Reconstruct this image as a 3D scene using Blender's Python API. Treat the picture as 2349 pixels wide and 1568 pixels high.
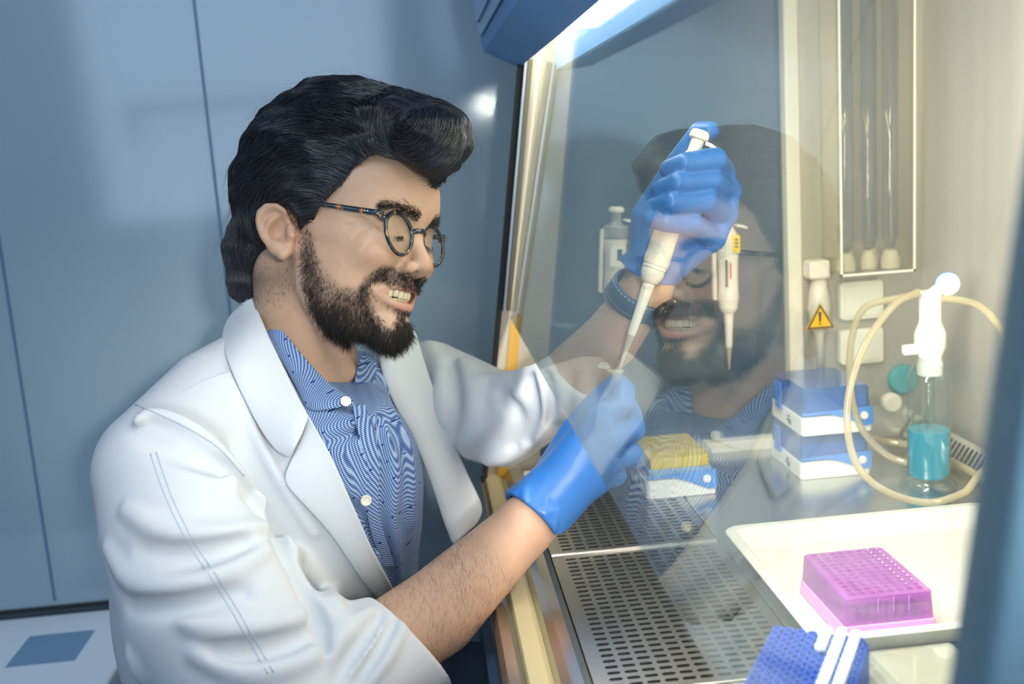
import bpy, math, random
import numpy as np
from mathutils import Matrix, Vector
for o in list(bpy.data.objects): bpy.data.objects.remove(o)
SC = bpy.context.scene
COL = SC.collection
# ------------------------------------------------------------------ camera
F = 2430.0; CZ = 1.25
_wy = np.array([(955-1174.5)/F, (784-350)/F, -1.]); _wy /= np.linalg.norm(_wy)
_th = math.radians(4.7)
_wx = np.array([math.cos(_th), math.sin(_th), 0.]); _wx[2] = -(_wx[0]*_wy[0]+_wx[1]*_wy[1])/_wy[2]; _wx /= np.linalg.norm(_wx)
CM = np.array([_wx, _wy, np.cross(_wx, _wy)])
cam_d = bpy.data.cameras.new('camera'); cam = bpy.data.objects.new('camera', cam_d); COL.objects.link(cam)
cam_d.sensor_width = 36; cam_d.lens = F/2349*36; cam_d.clip_start = 0.02
mw = Matrix([list(CM[i])+[(0, 0, CZ)[i]] for i in range(3)]+[[0, 0, 0, 1]])
cam.matrix_world = mw
cam_d.dof.use_dof = True; cam_d.dof.focus_distance = 1.08; cam_d.dof.aperture_fstop = 4.0
SC.camera = cam
def ray(u, v): return CM @ np.array([(u-1174.5)/F, (784-v)/F, -1.])
def P(u, v, y):                       # world point seen at (u, v) whose distance along +y is y
    r = ray(u, v); return r*(y/r[1])+np.array([0, 0, CZ])
def G(u, v, z=.8):
    r = ray(u, v); return r*((z-CZ)/r[2])+np.array([0, 0, CZ])
# ------------------------------------------------------------------ world, lamps, exposure
W = bpy.data.worlds.new('world'); SC.world = W; W.use_nodes = True
W.node_tree.nodes['Background'].inputs[0].default_value = (.35, .5, .7, 1)
W.node_tree.nodes['Background'].inputs[1].default_value = .3
SC.view_settings.view_transform = 'Standard'; SC.view_settings.look = 'None'
SC.view_settings.gamma = 1; SC.view_settings.use_curve_mapping = False
SC.view_settings.exposure = 0.3
def area(name, loc, target, sx, sy, power, col):
    d = bpy.data.lights.new(name, 'AREA'); d.shape = 'RECTANGLE'; d.size = sx; d.size_y = sy; d.energy = power; d.color = col
    o = bpy.data.objects.new(name, d); COL.objects.link(o); o.location = loc
    o.rotation_euler = (Vector(target)-Vector(loc)).to_track_quat('-Z', 'Y').to_euler(); return o
LIGHTS = [
 area('ceiling_light_room', (-.35, -.1, 2.62), (-.35, -.1, 0), 1.2, .6, 6, (.78, .87, 1.0)),
 area('ceiling_light_room', (-1.5, -.6, 2.62), (-1.5, -.6, 0), 1.2, .6, 8, (.66, .84, 1.0)),
 area('ceiling_light_room', (-.1, .35, 2.62), (-.1, .35, 0), .9, .5, 7, (.80, .88, 1.0)),
 area('window_daylight', (-.9, -2.1, 1.6), (-.5, 1.2, 1.1), 1.6, 1.2, 14, (0.56, .75, 1.0)),
 area('back_wall_fill', (.33, .72, 1.57), (.82, .72, 1.40), .10, 1.1, 24.0, (1.0, .915, .83)),  # added fill apart from the lamp tube, turned to brighten the back wall
 area('softbox', (.285, -.6, 1.47), (-.02, 1.15, 1.20), .10, .18, 2.6, (1.0, .95, .88)),  # unseen softbox behind the camera, spread narrowed to light the face
]
LIGHTS[-1].data.spread = math.radians(30)
# ------------------------------------------------------------------ helpers
rnd = random.Random(7); RS = np.random.RandomState(5)
def lin(h):
    h = h.lstrip('#'); c = [int(h[i:i+2], 16)/255 for i in (0, 2, 4)]
    return tuple(x/12.92 if x <= .04045 else ((x+.055)/1.055)**2.4 for x in c)+(1,)
def newmat(name):
    m = bpy.data.materials.new(name); m.use_nodes = True; return m, m.node_tree, m.node_tree.nodes['Principled BSDF']
def bump(nt, b, scale, strength, stretch=(1, 1, 1), detail=3, dist=.001):
    tc = nt.nodes.new('ShaderNodeTexCoord'); mp = nt.nodes.new('ShaderNodeMapping'); mp.inputs['Scale'].default_value = stretch
    n = nt.nodes.new('ShaderNodeTexNoise'); n.inputs['Scale'].default_value = scale; n.inputs['Detail'].default_value = detail
    bp = nt.nodes.new('ShaderNodeBump'); bp.inputs['Strength'].default_value = strength; bp.inputs['Distance'].default_value = dist
    nt.links.new(tc.outputs['Object'], mp.inputs[0]); nt.links.new(mp.outputs[0], n.inputs[0])
    nt.links.new(n.outputs[0], bp.inputs['Height']); nt.links.new(bp.outputs[0], b.inputs['Normal']); return n
def mat(name, col, rough=.5, metal=0, spec=.5, bmp=None, sss=0, sssr=(1, .3, .15), coat=0, emit=None, var=None):
    m, nt, b = newmat(name); c = lin(col) if isinstance(col, str) else col
    b.inputs['Base Color'].default_value = c; b.inputs['Roughness'].default_value = rough
    b.inputs['Metallic'].default_value = metal; b.inputs['Specular IOR Level'].default_value = spec
    b.inputs['Coat Weight'].default_value = coat
    if sss: b.inputs['Subsurface Weight'].default_value = sss; b.inputs['Subsurface Radius'].default_value = sssr; b.inputs['Subsurface Scale'].default_value = .006
    if emit: b.inputs['Emission Color'].default_value = emit[:3]+(1,); b.inputs['Emission Strength'].default_value = emit[3]
    if bmp: bump(nt, b, *bmp)
    if var:   # (scale, dark hex, stretch)
        tc = nt.nodes.new('ShaderNodeTexCoord'); mp = nt.nodes.new('ShaderNodeMapping'); mp.inputs['Scale'].default_value = var[2]
        n = nt.nodes.new('ShaderNodeTexNoise'); n.inputs['Scale'].default_value = var[0]; n.inputs['Detail'].default_value = 3
        mx = nt.nodes.new('ShaderNodeMix'); mx.data_type = 'RGBA'; mx.inputs[6].default_value = c; mx.inputs[7].default_value = lin(var[1])
        nt.links.new(tc.outputs['Object'], mp.inputs[0]); nt.links.new(mp.outputs[0], n.inputs[0])
        nt.links.new(n.outputs[0], mx.inputs[0]); nt.links.new(mx.outputs[2], b.inputs['Base Color'])
    return m
def thin(name, tint='#ffffff', body='#ffffff', bodyamt=0.0, f0=.04, rough=0.0, refl=1.0):
    """clear sheet: tinted see-through, Schlick mirror by angle, and a share of solid colour"""
    m, nt, b = newmat(name); nt.nodes.remove(b); N = nt.nodes.new; L = nt.links.new
    out = [n for n in nt.nodes if n.type == 'OUTPUT_MATERIAL'][0]
    tr = N('ShaderNodeBsdfTransparent'); tr.inputs[0].default_value = lin(tint)
    df = N('ShaderNodeBsdfDiffuse'); df.inputs[0].default_value = lin(body)
    tl = N('ShaderNodeBsdfTranslucent'); tl.inputs[0].default_value = lin(body)
    gl = N('ShaderNodeBsdfGlossy'); gl.inputs[0].default_value = (1, 1, 1, 1); gl.inputs['Roughness'].default_value = rough
    geo = N('ShaderNodeNewGeometry'); dot = N('ShaderNodeVectorMath'); dot.operation = 'DOT_PRODUCT'
    L(geo.outputs['Incoming'], dot.inputs[0]); L(geo.outputs['Normal'], dot.inputs[1])
    def mth(op, a, c=None):
        n = N('ShaderNodeMath'); n.operation = op
        for i, x in enumerate((a, c)):
            if x is None: continue
            if isinstance(x, (int, float)): n.inputs[i].default_value = x
            else: L(x, n.inputs[i])
        return n.outputs[0]
    fr = mth('ADD', mth('MULTIPLY', mth('POWER', mth('SUBTRACT', 1.0, mth('ABSOLUTE', dot.outputs['Value'])), 5.0), (1-f0)*refl), f0*refl)
    m1 = N('ShaderNodeMixShader'); m1.inputs[0].default_value = .5; L(df.outputs[0], m1.inputs[1]); L(tl.outputs[0], m1.inputs[2])
    m2 = N('ShaderNodeMixShader'); m2.inputs[0].default_value = bodyamt; L(tr.outputs[0], m2.inputs[1]); L(m1.outputs[0], m2.inputs[2])
    m3 = N('ShaderNodeMixShader'); L(fr, m3.inputs[0]); L(m2.outputs[0], m3.inputs[1]); L(gl.outputs[0], m3.inputs[2])
    L(m3.outputs[0], out.inputs['Surface']); return m
ORG = {}
def thing(name, label, cat, loc, group=None):
    o = bpy.data.objects.new(name, None); COL.objects.link(o); o.location = tuple(loc); o.empty_display_size = .02
    ORG[o.name] = np.array(loc, float); o['label'] = label; o['category'] = cat
    if group: o['group'] = group
    return o
def mk(name, V, Fc, m, parent=None, smooth=False, label=None, bevel=0, seg=2, org=None):
    """one mesh object from world-space vertices; its origin is the top parent's origin"""
    V = np.asarray(V, float)
    if parent is not None: og = ORG[parent.name]
    else: og = np.array(org if org is not None else [V[:, 0].mean(), V[:, 1].mean(), V[:, 2].min()], float)
    me = bpy.data.meshes.new(name)
    if isinstance(Fc, np.ndarray):
        n, k = Fc.shape; me.vertices.add(len(V)); me.vertices.foreach_set('co', (V-og).ravel())
        me.loops.add(n*k); me.loops.foreach_set('vertex_index', Fc.ravel().astype(np.int32))
        me.polygons.add(n); me.polygons.foreach_set('loop_start', np.arange(0, n*k, k, dtype=np.int32))
        try: me.polygons.foreach_set('loop_total', np.full(n, k, dtype=np.int32))
        except Exception: pass
        me.update(calc_edges=True); me.validate()
    else: me.from_pydata([tuple(v) for v in V-og], [], Fc); me.update()
    me.materials.append(m)
    if smooth: me.polygons.foreach_set('use_smooth', [True]*len(me.polygons))
    o = bpy.data.objects.new(name, me); COL.objects.link(o); ORG[o.name] = og
    if parent is not None: o.parent = parent
    else: o.location = tuple(og)
    if label: o['label'] = label
    if bevel:
        b = o.modifiers.new('bevel', 'BEVEL'); b.width = bevel; b.segments = seg; b.limit_method = 'ANGLE'; b.angle_limit = math.radians(40)
        w = o.modifiers.new('wn', 'WEIGHTED_NORMAL'); me.polygons.foreach_set('use_smooth', [True]*len(me.polygons))
    return o
def tag(o, label, cat, group=None):
    o['label'] = label; o['category'] = cat
    if group: o['group'] = group
    return o
def structure(o): o['kind'] = 'structure'; return o
class MB:
    def __init__(s): s.V = []; s.F = []; s.n = 0
    def add(s, V, Fc):
        V = [tuple(map(float, v)) for v in V]; s.F += [tuple(int(i)+s.n for i in f) for f in Fc]; s.V += V; s.n += len(V); return s
    def box(s, x0, x1, y0, y1, z0, z1):
        return s.add([(x0, y0, z0), (x1, y0, z0), (x1, y1, z0), (x0, y1, z0), (x0, y0, z1), (x1, y0, z1), (x1, y1, z1), (x0, y1, z1)],
                     [(0, 3, 2, 1), (4, 5, 6, 7), (0, 1, 5, 4), (1, 2, 6, 5), (2, 3, 7, 6), (3, 0, 4, 7)])
    def loft(s, rings, cap=True, closed=True):
        n = len(rings[0]); V = [v for r in rings for v in r]; Fc = []
        for i in range(len(rings)-1):
            for j in range(n if closed else n-1):
                a = i*n+j; b = i*n+(j+1) % n; Fc.append((a, b, b+n, a+n))
        if cap: Fc.append(tuple(range(n-1, -1, -1))); Fc.append(tuple(range((len(rings)-1)*n, len(rings)*n)))
        return s.add(V, Fc)
    def prismy(s, poly, y0, y1):       # polygon in x, z run along y
        return s.loft([[(x, y0, z) for x, z in poly], [(x, y1, z) for x, z in poly]])
    def prismz(s, poly, z0, z1): return s.loft([[(x, y, z0) for x, y in poly], [(x, y, z1) for x, y in poly]])
    def ring(s, c, ax, r, n=24, rb=None, ph=0):
        ax = np.array(ax, float); ax /= np.linalg.norm(ax); h = np.array([0, 0, 1.]) if abs(ax[2]) < .9 else np.array([1., 0, 0])
        a = np.cross(h, ax); a /= np.linalg.norm(a); b = np.cross(ax, a); rb = rb if rb is not None else r
        return [np.array(c)+a*r*math.cos(t+ph)+b*rb*math.sin(t+ph) for t in [2*math.pi*i/n for i in range(n)]]
    def lathe(s, base, ax, prof, n=32, cap=True):      # prof: (radius, distance along ax)
        base = np.array(base, float); ax = np.array(ax, float); ax /= np.linalg.norm(ax)
        return s.loft([s.ring(base+ax*h, ax, max(r, 1e-5), n) for r, h in prof], cap)
    def tube(s, pts, r, n=10, cap=True):
        pts = [np.array(p, float) for p in pts]; k = len(pts); rr = r if hasattr(r, '__len__') else [r]*k
        t0 = pts[1]-pts[0]; t0 /= np.linalg.norm(t0); h = np.array([0, 0, 1.]) if abs(t0[2]) < .9 else np.array([1., 0, 0])
        u = np.cross(h, t0); u /= np.linalg.norm(u); R = []
        for i in range(k):
            t = pts[min(i+1, k-1)]-pts[max(i-1, 0)]; t /= np.linalg.norm(t)
            u = u-t*np.dot(u, t); u /= np.linalg.norm(u); w = np.cross(t, u)
            R.append([pts[i]+rr[i]*(u*math.cos(a)+w*math.sin(a)) for a in [2*math.pi*j/n for j in range(n)]])
        return s.loft(R, cap)
    def build(s, name, m, parent=None, **k): return mk(name, s.V, s.F, m, parent, **k)
def spline(pts, n=8):
    """Catmull-Rom through points"""
    p = [np.array(q, float) for q in pts]; p = [2*p[0]-p[1]]+p+[2*p[-1]-p[-2]]; out = []
    for i in range(1, len(p)-2):
        for k in range(n):
            t = k/n; out.append(.5*(2*p[i]+(p[i+1]-p[i-1])*t+(2*p[i-1]-5*p[i]+4*p[i+1]-p[i+2])*t*t+(3*p[i]-p[i-1]-3*p[i+1]+p[i+2])*t**3))
    out.append(p[-2]); return out
def rrect(x0, x1, y0, y1, r, n=5):
    o = []
    for cx, cy, a in ((x1-r, y1-r, 0), (x0+r, y1-r, 90), (x0+r, y0+r, 180), (x1-r, y0+r, 270)):
        for k in range(n+1):
            t = math.radians(a+90*k/n); o.append((cx+r*math.cos(t), cy+r*math.sin(t)))
    return o
def text_obj(name, s, size, m, parent, Mx, extrude=.0002, align='CENTER'):
    """lettering as a mesh (converted from a text curve), placed by matrix in world space"""
    c = bpy.data.curves.new(name, 'FONT'); c.body = s; c.size = size; c.extrude = extrude; c.align_x = align; c.align_y = 'CENTER'
    t = bpy.data.objects.new(name+'_tmp', c); COL.objects.link(t); dg = bpy.context.evaluated_depsgraph_get()
    me = bpy.data.meshes.new_from_object(t.evaluated_get(dg)); bpy.data.objects.remove(t); bpy.data.curves.remove(c)
    V = np.array([Mx @ v.co for v in me.vertices]); Fc = [tuple(p.vertices) for p in me.polygons]
    bpy.data.meshes.remove(me); return mk(name, V, Fc, m, parent)
def frame(o, xd, yd):                  # matrix with local x along xd, y along yd
    xd = Vector(xd).normalized(); yd = Vector(yd).normalized(); zd = xd.cross(yd).normalized(); yd = zd.cross(xd)
    return Matrix([[xd[i], yd[i], zd[i], o[i]] for i in range(3)]+[[0, 0, 0, 1]])
# ------------------------------------------------------------------ materials
steel = mat('brushed_steel', '#c9c6bf', .30, 1, bmp=(60, .25, (1, 1, .03), 3, .0008))
steel_b = mat('back_wall_steel', '#f7efe4', .40, .30, bmp=(38, .5, (1, 1, .02), 4, .0015), var=(7, '#9c9382', (1, 1, .02)))  # vertical reflection streaks are put into the colour by the darker noise
steel_y = mat('steel_brushed_along', '#bdbdb9', .26, 1, bmp=(60, .2, (1, .03, 1), 3, .0006))
steel_dk = mat('plenum_steel', '#6d6d69', .4, 1)
hood_blue = mat('blue_hood_paint', '#6099dc', .45)
hood_lite = mat('light_blue_hood_panel', '#93b7d8', .35)
cream = mat('cream_plastic', '#e9e2cc', .4)
white_p = mat('white_plastic', '#efece4', .38)
dark_r = mat('dark_rubber', '#23282c', .6)
brass = mat('yellow_strip', '#cfa544', .45)
glass = thin('sash_glass', '#f4faf8', '#c8d4dc', .015, .05)
winglass = thin('side_window_glass', '#cfdbe2', '#93a9ba', .34)  # milky share puts the haze of a lit room beyond into the pane colour
acrylic = thin('clear_acrylic', '#f4f2ea', '#fffdf2', .05)
# ------------------------------------------------------------------ the room
wallm = mat('blue_grey_glass_wall', '#98adb9', .09, 0, .9, bmp=(1.6, .06, (1, 1, .3), 2, .01), var=(1.3, '#a6b9c4', (1, 1, .3)))
plain = mat('pale_wall_paint', '#a9b9c8', .8)
floorm = mat('grey_floor', '#5c6b78', .5, bmp=(20, .1))
YW = 1.62
def sbox(name, b, m, **k): return structure(MB().box(*b).build(name, m, **k))
sbox('wall_back', (-2.3, 1.9, YW, YW+.1, .585, 2.7), wallm)
sbox('wall_lower', (-2.3, 1.9, YW+.02, YW+.1, 0, .58), plain)
sbox('trim_1', (-2.3, .05, YW-.003, YW+.002, .585, .592), dark_r)
sbox('wall_left', (-2.4, -2.3, -2.3, 1.75, 0, 2.7), plain)
sbox('wall_right', (1.9, 2.0, -2.3, 1.75, 0, 2.7), plain)
sbox('wall_front', (-2.4, 2.0, -2.4, -2.3, 0, 2.7), plain)
sbox('floor', (-2.4, 2.0, -2.4, 1.75, -.1, 0), floorm)
sbox('ceiling', (-2.4, 2.0, -2.4, 1.75, 2.7, 2.8), plain)
# vertical glazing seams of the blue wall
for i, x in enumerate((-1.55, -.62, -.30)):
    sbox('trim_%d' % (i+2), (x-.002, x+.002, YW-.0012, YW+.001, .6, 2.6), mat('seam', '#5f7f99', .3))
# white bench ledge under the wall
bl = thing('window_bench', 'white glossy bench ledge below the blue glass wall behind the man', 'bench', (-1.0, 1.4, 0))
gloss_w = mat('glossy_white_laminate', '#e9f3fb', .25)
MB().box(-2.25, -.47, 1.22, 1.615, .545, .58).build('bench_top', gloss_w, bl, bevel=.006)
MB().box(-2.25, -.49, 1.30, 1.60, .0, .545).build('bench_body', mat('bench_body', '#8fb0cc', .4), bl)
# furniture across the room (seen in reflections)
def cupboard(x0, x1, y0, y1, h, label, doors=2, axis='x', m=None):
    t = thing('storage_cupboard', label, 'cupboard', ((x0+x1)/2, (y0+y1)/2, 0))
    m = m or mat('cupboard_white', '#dfe5ea', .4)
    MB().box(x0, x1, y0, y1, 0, h).build('cupboard_body', m, t)
    for k in range(doors):
        if axis == 'x':
            w = (x1-x0)/doors; d = MB().box(x0+w*k+.01, x0+w*(k+1)-.01, y1, y1+.018, .1, h-.03).build('door', m, t, bevel=.003)
            MB().box(x0+w*k+w*.8, x0+w*k+w*.8+.015, y1+.018, y1+.04, h*.4, h*.4+.15).build('handle', steel, d)
        else:
            w = (y1-y0)/doors; d = MB().box(x1, x1+.018, y0+w*k+.01, y0+w*(k+1)-.01, .1, h-.03).build('door', m, t, bevel=.003)
            MB().box(x1+.018, x1+.04, y0+w*k+w*.8, y0+w*k+w*.8+.015, h*.4, h*.4+.15).build('handle', steel, d)
cupboard(-2.28, -1.88, -.9, .1, 1.95, 'tall white storage cupboard against the left wall', 2, 'y')
cupboard(-1.2, -.3, -2.28, -1.85, .9, 'low white storage cupboard under the window across the room', 2)
cupboard(-2.2, -1.5, -2.28, -1.8, 2.1, 'tall white storage cupboard left of the window across the room', 2)
cupboard(.35, 1.2, -2.28, -1.8, 2.1, 'tall grey storage cupboard right of the window across the room', 2, 'x', mat('cupboard_grey', '#8898a6', .4))
sh = thing('wall_shelf', 'pale wall shelf above the low cupboard across the room', 'shelf', (-.75, -2.15, 1.55))
MB().box(-1.35, -.15, -2.29, -2.0, 1.52, 1.56).build('shelf_board', mat('shelf_white', '#e4e9ee', .4), sh)
for x in (-1.34, -.18): MB().box(x, x+.03, -2.29, -2.02, 1.38, 1.52).build('bracket', steel, sh)
_a = P(28, 1512, 1.47); _b = P(190, 1512, 1.47)
ic = thing('instrument_case', 'blue-grey blurred equipment case on the white bench in the bottom left corner', 'case', ((_a[0]+_b[0])/2, 1.47, .5802))
MB().box(_a[0], _b[0], 1.44, 1.54, .5805, _a[2]).build('case_body', mat('case_slate', '#7d9fbf', .5), ic, bevel=.004)
# ------------------------------------------------------------------ biosafety cabinet (steel body, hood, window)
YF = 1.44; XB = .70; ZW = .80
XE, ZE, SL = .1086, 1.0205, .185          # sash lower edge and slant
sx = lambda z: XE+SL*(z-ZE)
cab = thing('safety_cabinet', 'stainless steel laminar flow cabinet with blue hood, man works under its slanted glass', 'lab cabinet', (.3, .6, 0))
MB().box(XB, XB+.02, -.35, YF+.02, ZW-.1, 1.64).build('back_panel', steel_b, cab)
# far side wall: front post, window frame, rear sheet
pl = lambda z: .08+.156*(z-.943)
wl = lambda z: .159+.144*(z-.959)
side = MB()
side.prismy([(pl(.62), .62), (wl(.62), .62), (wl(1.64), 1.64), (pl(1.64), 1.64)], YF, YF+.03)
side.box(.524, XB, YF, YF+.03, .70, 1.64)
side.prismy([(wl(.62), .62), (.524, .62), (.524, .812), (wl(.812), .812)], YF, YF+.03)
side.prismy([(wl(1.56), 1.56), (.524, 1.56), (.524, 1.64), (wl(1.64), 1.64)], YF, YF+.03)
side.build('side_panel', mat('side_steel', '#c6bfae', .4, .6, bmp=(60, .2, (1, 1, .03), 3, .0008)), cab)
MB().prismy([(wl(.812)+.001, .812), (.5035, .812), (.5035, 1.56), (wl(1.56)+.001, 1.56)], YF+.012, YF+.018).build('side_window', winglass, cab)
MB().box(.503, .524, YF-.006, YF+.03, .812, 1.56).build('window_frame', cream, cab, bevel=.003)
MB().box(.30, .503, YF-.008, YF+.02, .795, .815).build('window_sill', cream, cab, bevel=.003)
def slat(a, b, z0, z1, y0, y1, m, name): MB().prismy([(pl(z0)+a, z0), (pl(z0)+b, z0), (pl(z1)+b, z1), (pl(z1)+a, z1)], y0, y1).build(name, m, cab)
slat(-.002, .005, .62, 1.36, YF-.012, YF, dark_r, 'gasket')
slat(.006, .0095, 1.03, 1.36, YF-.02, YF, steel, 'guide_rail')
slat(.019, .034, .62, 1.02, YF-.004, YF-.001, brass, 'yellow_strip')
slat(.011, .017, 1.03, 1.36, YF-.016, YF, mat('bronze_rail', '#8a7f68', .35, .8), 'guide_rail')
# hood
HB = [(.1, 1.376), (.147, 1.353), (.158, 1.40), (.162, 1.50), (.30, 1.50), (.30, 1.72), (.045, 1.72)]
hd = MB().prismy(HB, -.35, YF+.02).build('hood', hood_blue, cab)
MB().prismy([(.094, 1.392), (.0962, 1.392), (.0565, 1.66), (.0543, 1.66)], -.35, YF-.02).build('front_panel', hood_lite, cab)
MB().prismy([(.0935, 1.405), (.0885, 1.405), (.0625, 1.60), (.0665, 1.60)], .4, YF-.06).build('display', mat('display_blue', '#4a7fc4', .25), cab)
MB().box(.30, XB, -.35, YF, 1.60, 1.64).build('ceiling_panel', steel, cab)
MB().box(.195, .262, -.30, YF-.005, 1.405, 1.44).build('lamp_housing', cream, cab)
MB().box(.203, .246, -.28, 1.432, 1.397, 1.405).build('lamp_tube', mat('lamp_glow', '#ffffff', .5, emit=(1.0, .93, .80, 16)), cab)
MB().box(.165, .30, -.30, YF-.005, 1.44, 1.50).build('lamp_canopy', steel_dk, cab)
# work surface
MB().box(.302, .668, -.2, YF, ZW-.012, ZW).build('work_surface', steel_y, cab, bevel=.003)
MB().box(.111, XB, -.2, YF, .70, .712).build('plenum_floor', steel_dk, cab)
# front arm rest profile along the cabinet
MB().prismy([(.1105, .75), (.1105, .801), (.104, .803), (.094, .802), (.086, .797), (.082, .79), (.082, .75)], -.2, YF).build('arm_rest', steel_y, cab, smooth=False)
MB().prismy([(.082, .75), (.082, .789), (.076, .7955), (.060, .7955), (.057, .789), (.057, .75)], -.2, YF).build('rest_strip', mat('cream_strip', '#c9c9a8', .35, var=(5, '#b3975c', (1, 1, 1))), cab)
MB().prismy([(.057, .75), (.057, .792), (.052, .797), (.042, .797), (.037, .79), (.036, .75)], -.2, YF).build('front_rail', steel_y, cab)
MB().box(.028, .10, -.2, YF, .67, .752).build('front_panel', mat('navy_panel', '#3c5874', .5), cab)
def slot_plate(mb, o, du, dv, nu, nv, pu, pv, L, Wd, th):
    """plate at o spanned by unit du, dv with nu x nv stadium slots (long side along du)"""
    o = np.array(o, float); du = np.array(du, float); dv = np.array(dv, float); dn = np.cross(du, dv)
    st = []
    for k in range(7): a = math.radians(-90+30*k); st.append((L/2-Wd/2+Wd/2*math.cos(a), Wd/2*math.sin(a)))
    for k in range(7): a = math.radians(90+30*k); st.append((-(L/2-Wd/2)+Wd/2*math.cos(a), Wd/2*math.sin(a)))
    out = [(pu/2*(1 if i < 7 else -1), None) for i in range(14)]
    oc = []
    for i, (x, y) in enumerate(st):
        k = i % 7; sgn = 1 if i < 7 else -1; f = (k/6*2-1)*sgn
        oc.append((sgn*pu/2, f*pv/2) if k not in (0, 6) else (sgn*(L/2-Wd/2), f*pv/2))
    # insert exact cell corners
    for i in range(nu):
        for j in range(nv):
            c = o+du*(i+.5)*pu+dv*(j+.5)*pv
            ring_o = []; ring_i = []
            for (x, y), (X, Y) in zip(st, oc): ring_i.append((x, y)); ring_o.append((X, Y))
            def w(p, d=0): return c+du*p[0]+dv*p[1]-dn*d
            V = [w(p) for p in ring_o]+[w(p) for p in ring_i]+[w(p, th) for p in ring_i]+[w((sx_*pu/2, sy_*pv/2)) for sx_, sy_ in ((1, -1), (1, 1), (-1, 1), (-1, -1))]
            n = 14; Fc = []
            for k in range(n):
                b = (k+1) % n
                if k in (0, 5, 7, 12):
                    cr = {0: 3*n, 5: 3*n+1, 7: 3*n+2, 12: 3*n+3}[k]; Fc.append((k, cr, b, b+n, k+n))
                else: Fc.append((k, b, b+n, k+n))
                Fc.append((k+n, b+n, b+2*n, k+2*n))
            mb.add(V, Fc)
PU, PV = .0152, .0108
def grille(y0, nv, label):
    x0 = .1245; nu = 11; w = nu*PU; y1 = y0+nv*PV; mb = MB()
    slot_plate(mb, (x0, y0, ZW), (1, 0, 0), (0, 1, 0), nu, nv, PU, PV, .0118, .0050, .0022)
    for b in ((.1125, x0, y0-.008, y1+.008), (x0+w, .3005, y0-.008, y1+.008), (x0, x0+w, y0-.008, y0), (x0, x0+w, y1, y1+.008)):
        mb.box(b[0], b[1], b[2], b[3], ZW-.0022, ZW)
    g = mb.build('grille', steel_y2, None, org=(.2, y0, ZW-.0022))
    MB().tube([(.1128, y1+.0095, ZW+.0002), (.3002, y1+.0095, ZW+.0002)], .0021, 8).build('seam_bar', steel, g)
    tag(g, label, 'grille', 'slotted air grilles of the cabinet')
    return g
steel_y2 = mat('grille_steel', '#a9aaa4', .34, 1, bmp=(60, .1, (.03, 1, 1)))
PITCH = 27*PV+.019
gy = 1.109-.009-27*PV
grille(gy, 27, 'slotted steel air grille in full view right of the bare forearm')
grille(gy+PITCH, 27, 'slotted steel air grille partly hidden under the blue glove near the far wall')
grille(gy-PITCH, 27, 'slotted steel air grille cut off by the bottom edge, left of the blue rack')
# rear slotted duct
mb = MB(); s_ = 1/math.sqrt(1+2.25)
slot_plate(mb, (.668, .3, ZW), (s_*.8, 0, s_*1.2), (0, 1, 0), 1, 105, .046, .0108, .030, .0058, .001)
mb.build('rear_duct', steel_y, cab)
# sash
t = .002; zt = 1.60
MB().prismy([(XE, ZE), (XE+t, ZE), (sx(1.435)+t, 1.435), (sx(1.435), 1.435)], -.25, YF-.022).build('sash', glass, cab, label='large slanted clear glass sash')
# near blue side post
npx = P(2165, 1568, .35); q = P(2345, 300, .35)
k_ = (q[0]-npx[0])/(q[2]-npx[2]); nx = lambda z: npx[0]+k_*(z-npx[2])
bp = MB().prismy([(nx(.80), .80), (nx(.80)+.16, .80), (nx(1.60)+.16, 1.60), (nx(1.60), 1.60)], .32, .352).build('side_post', mat('post_blue', '#4f6f8b', .5), cab, bevel=.006, label='blue-grey side post')
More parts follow.
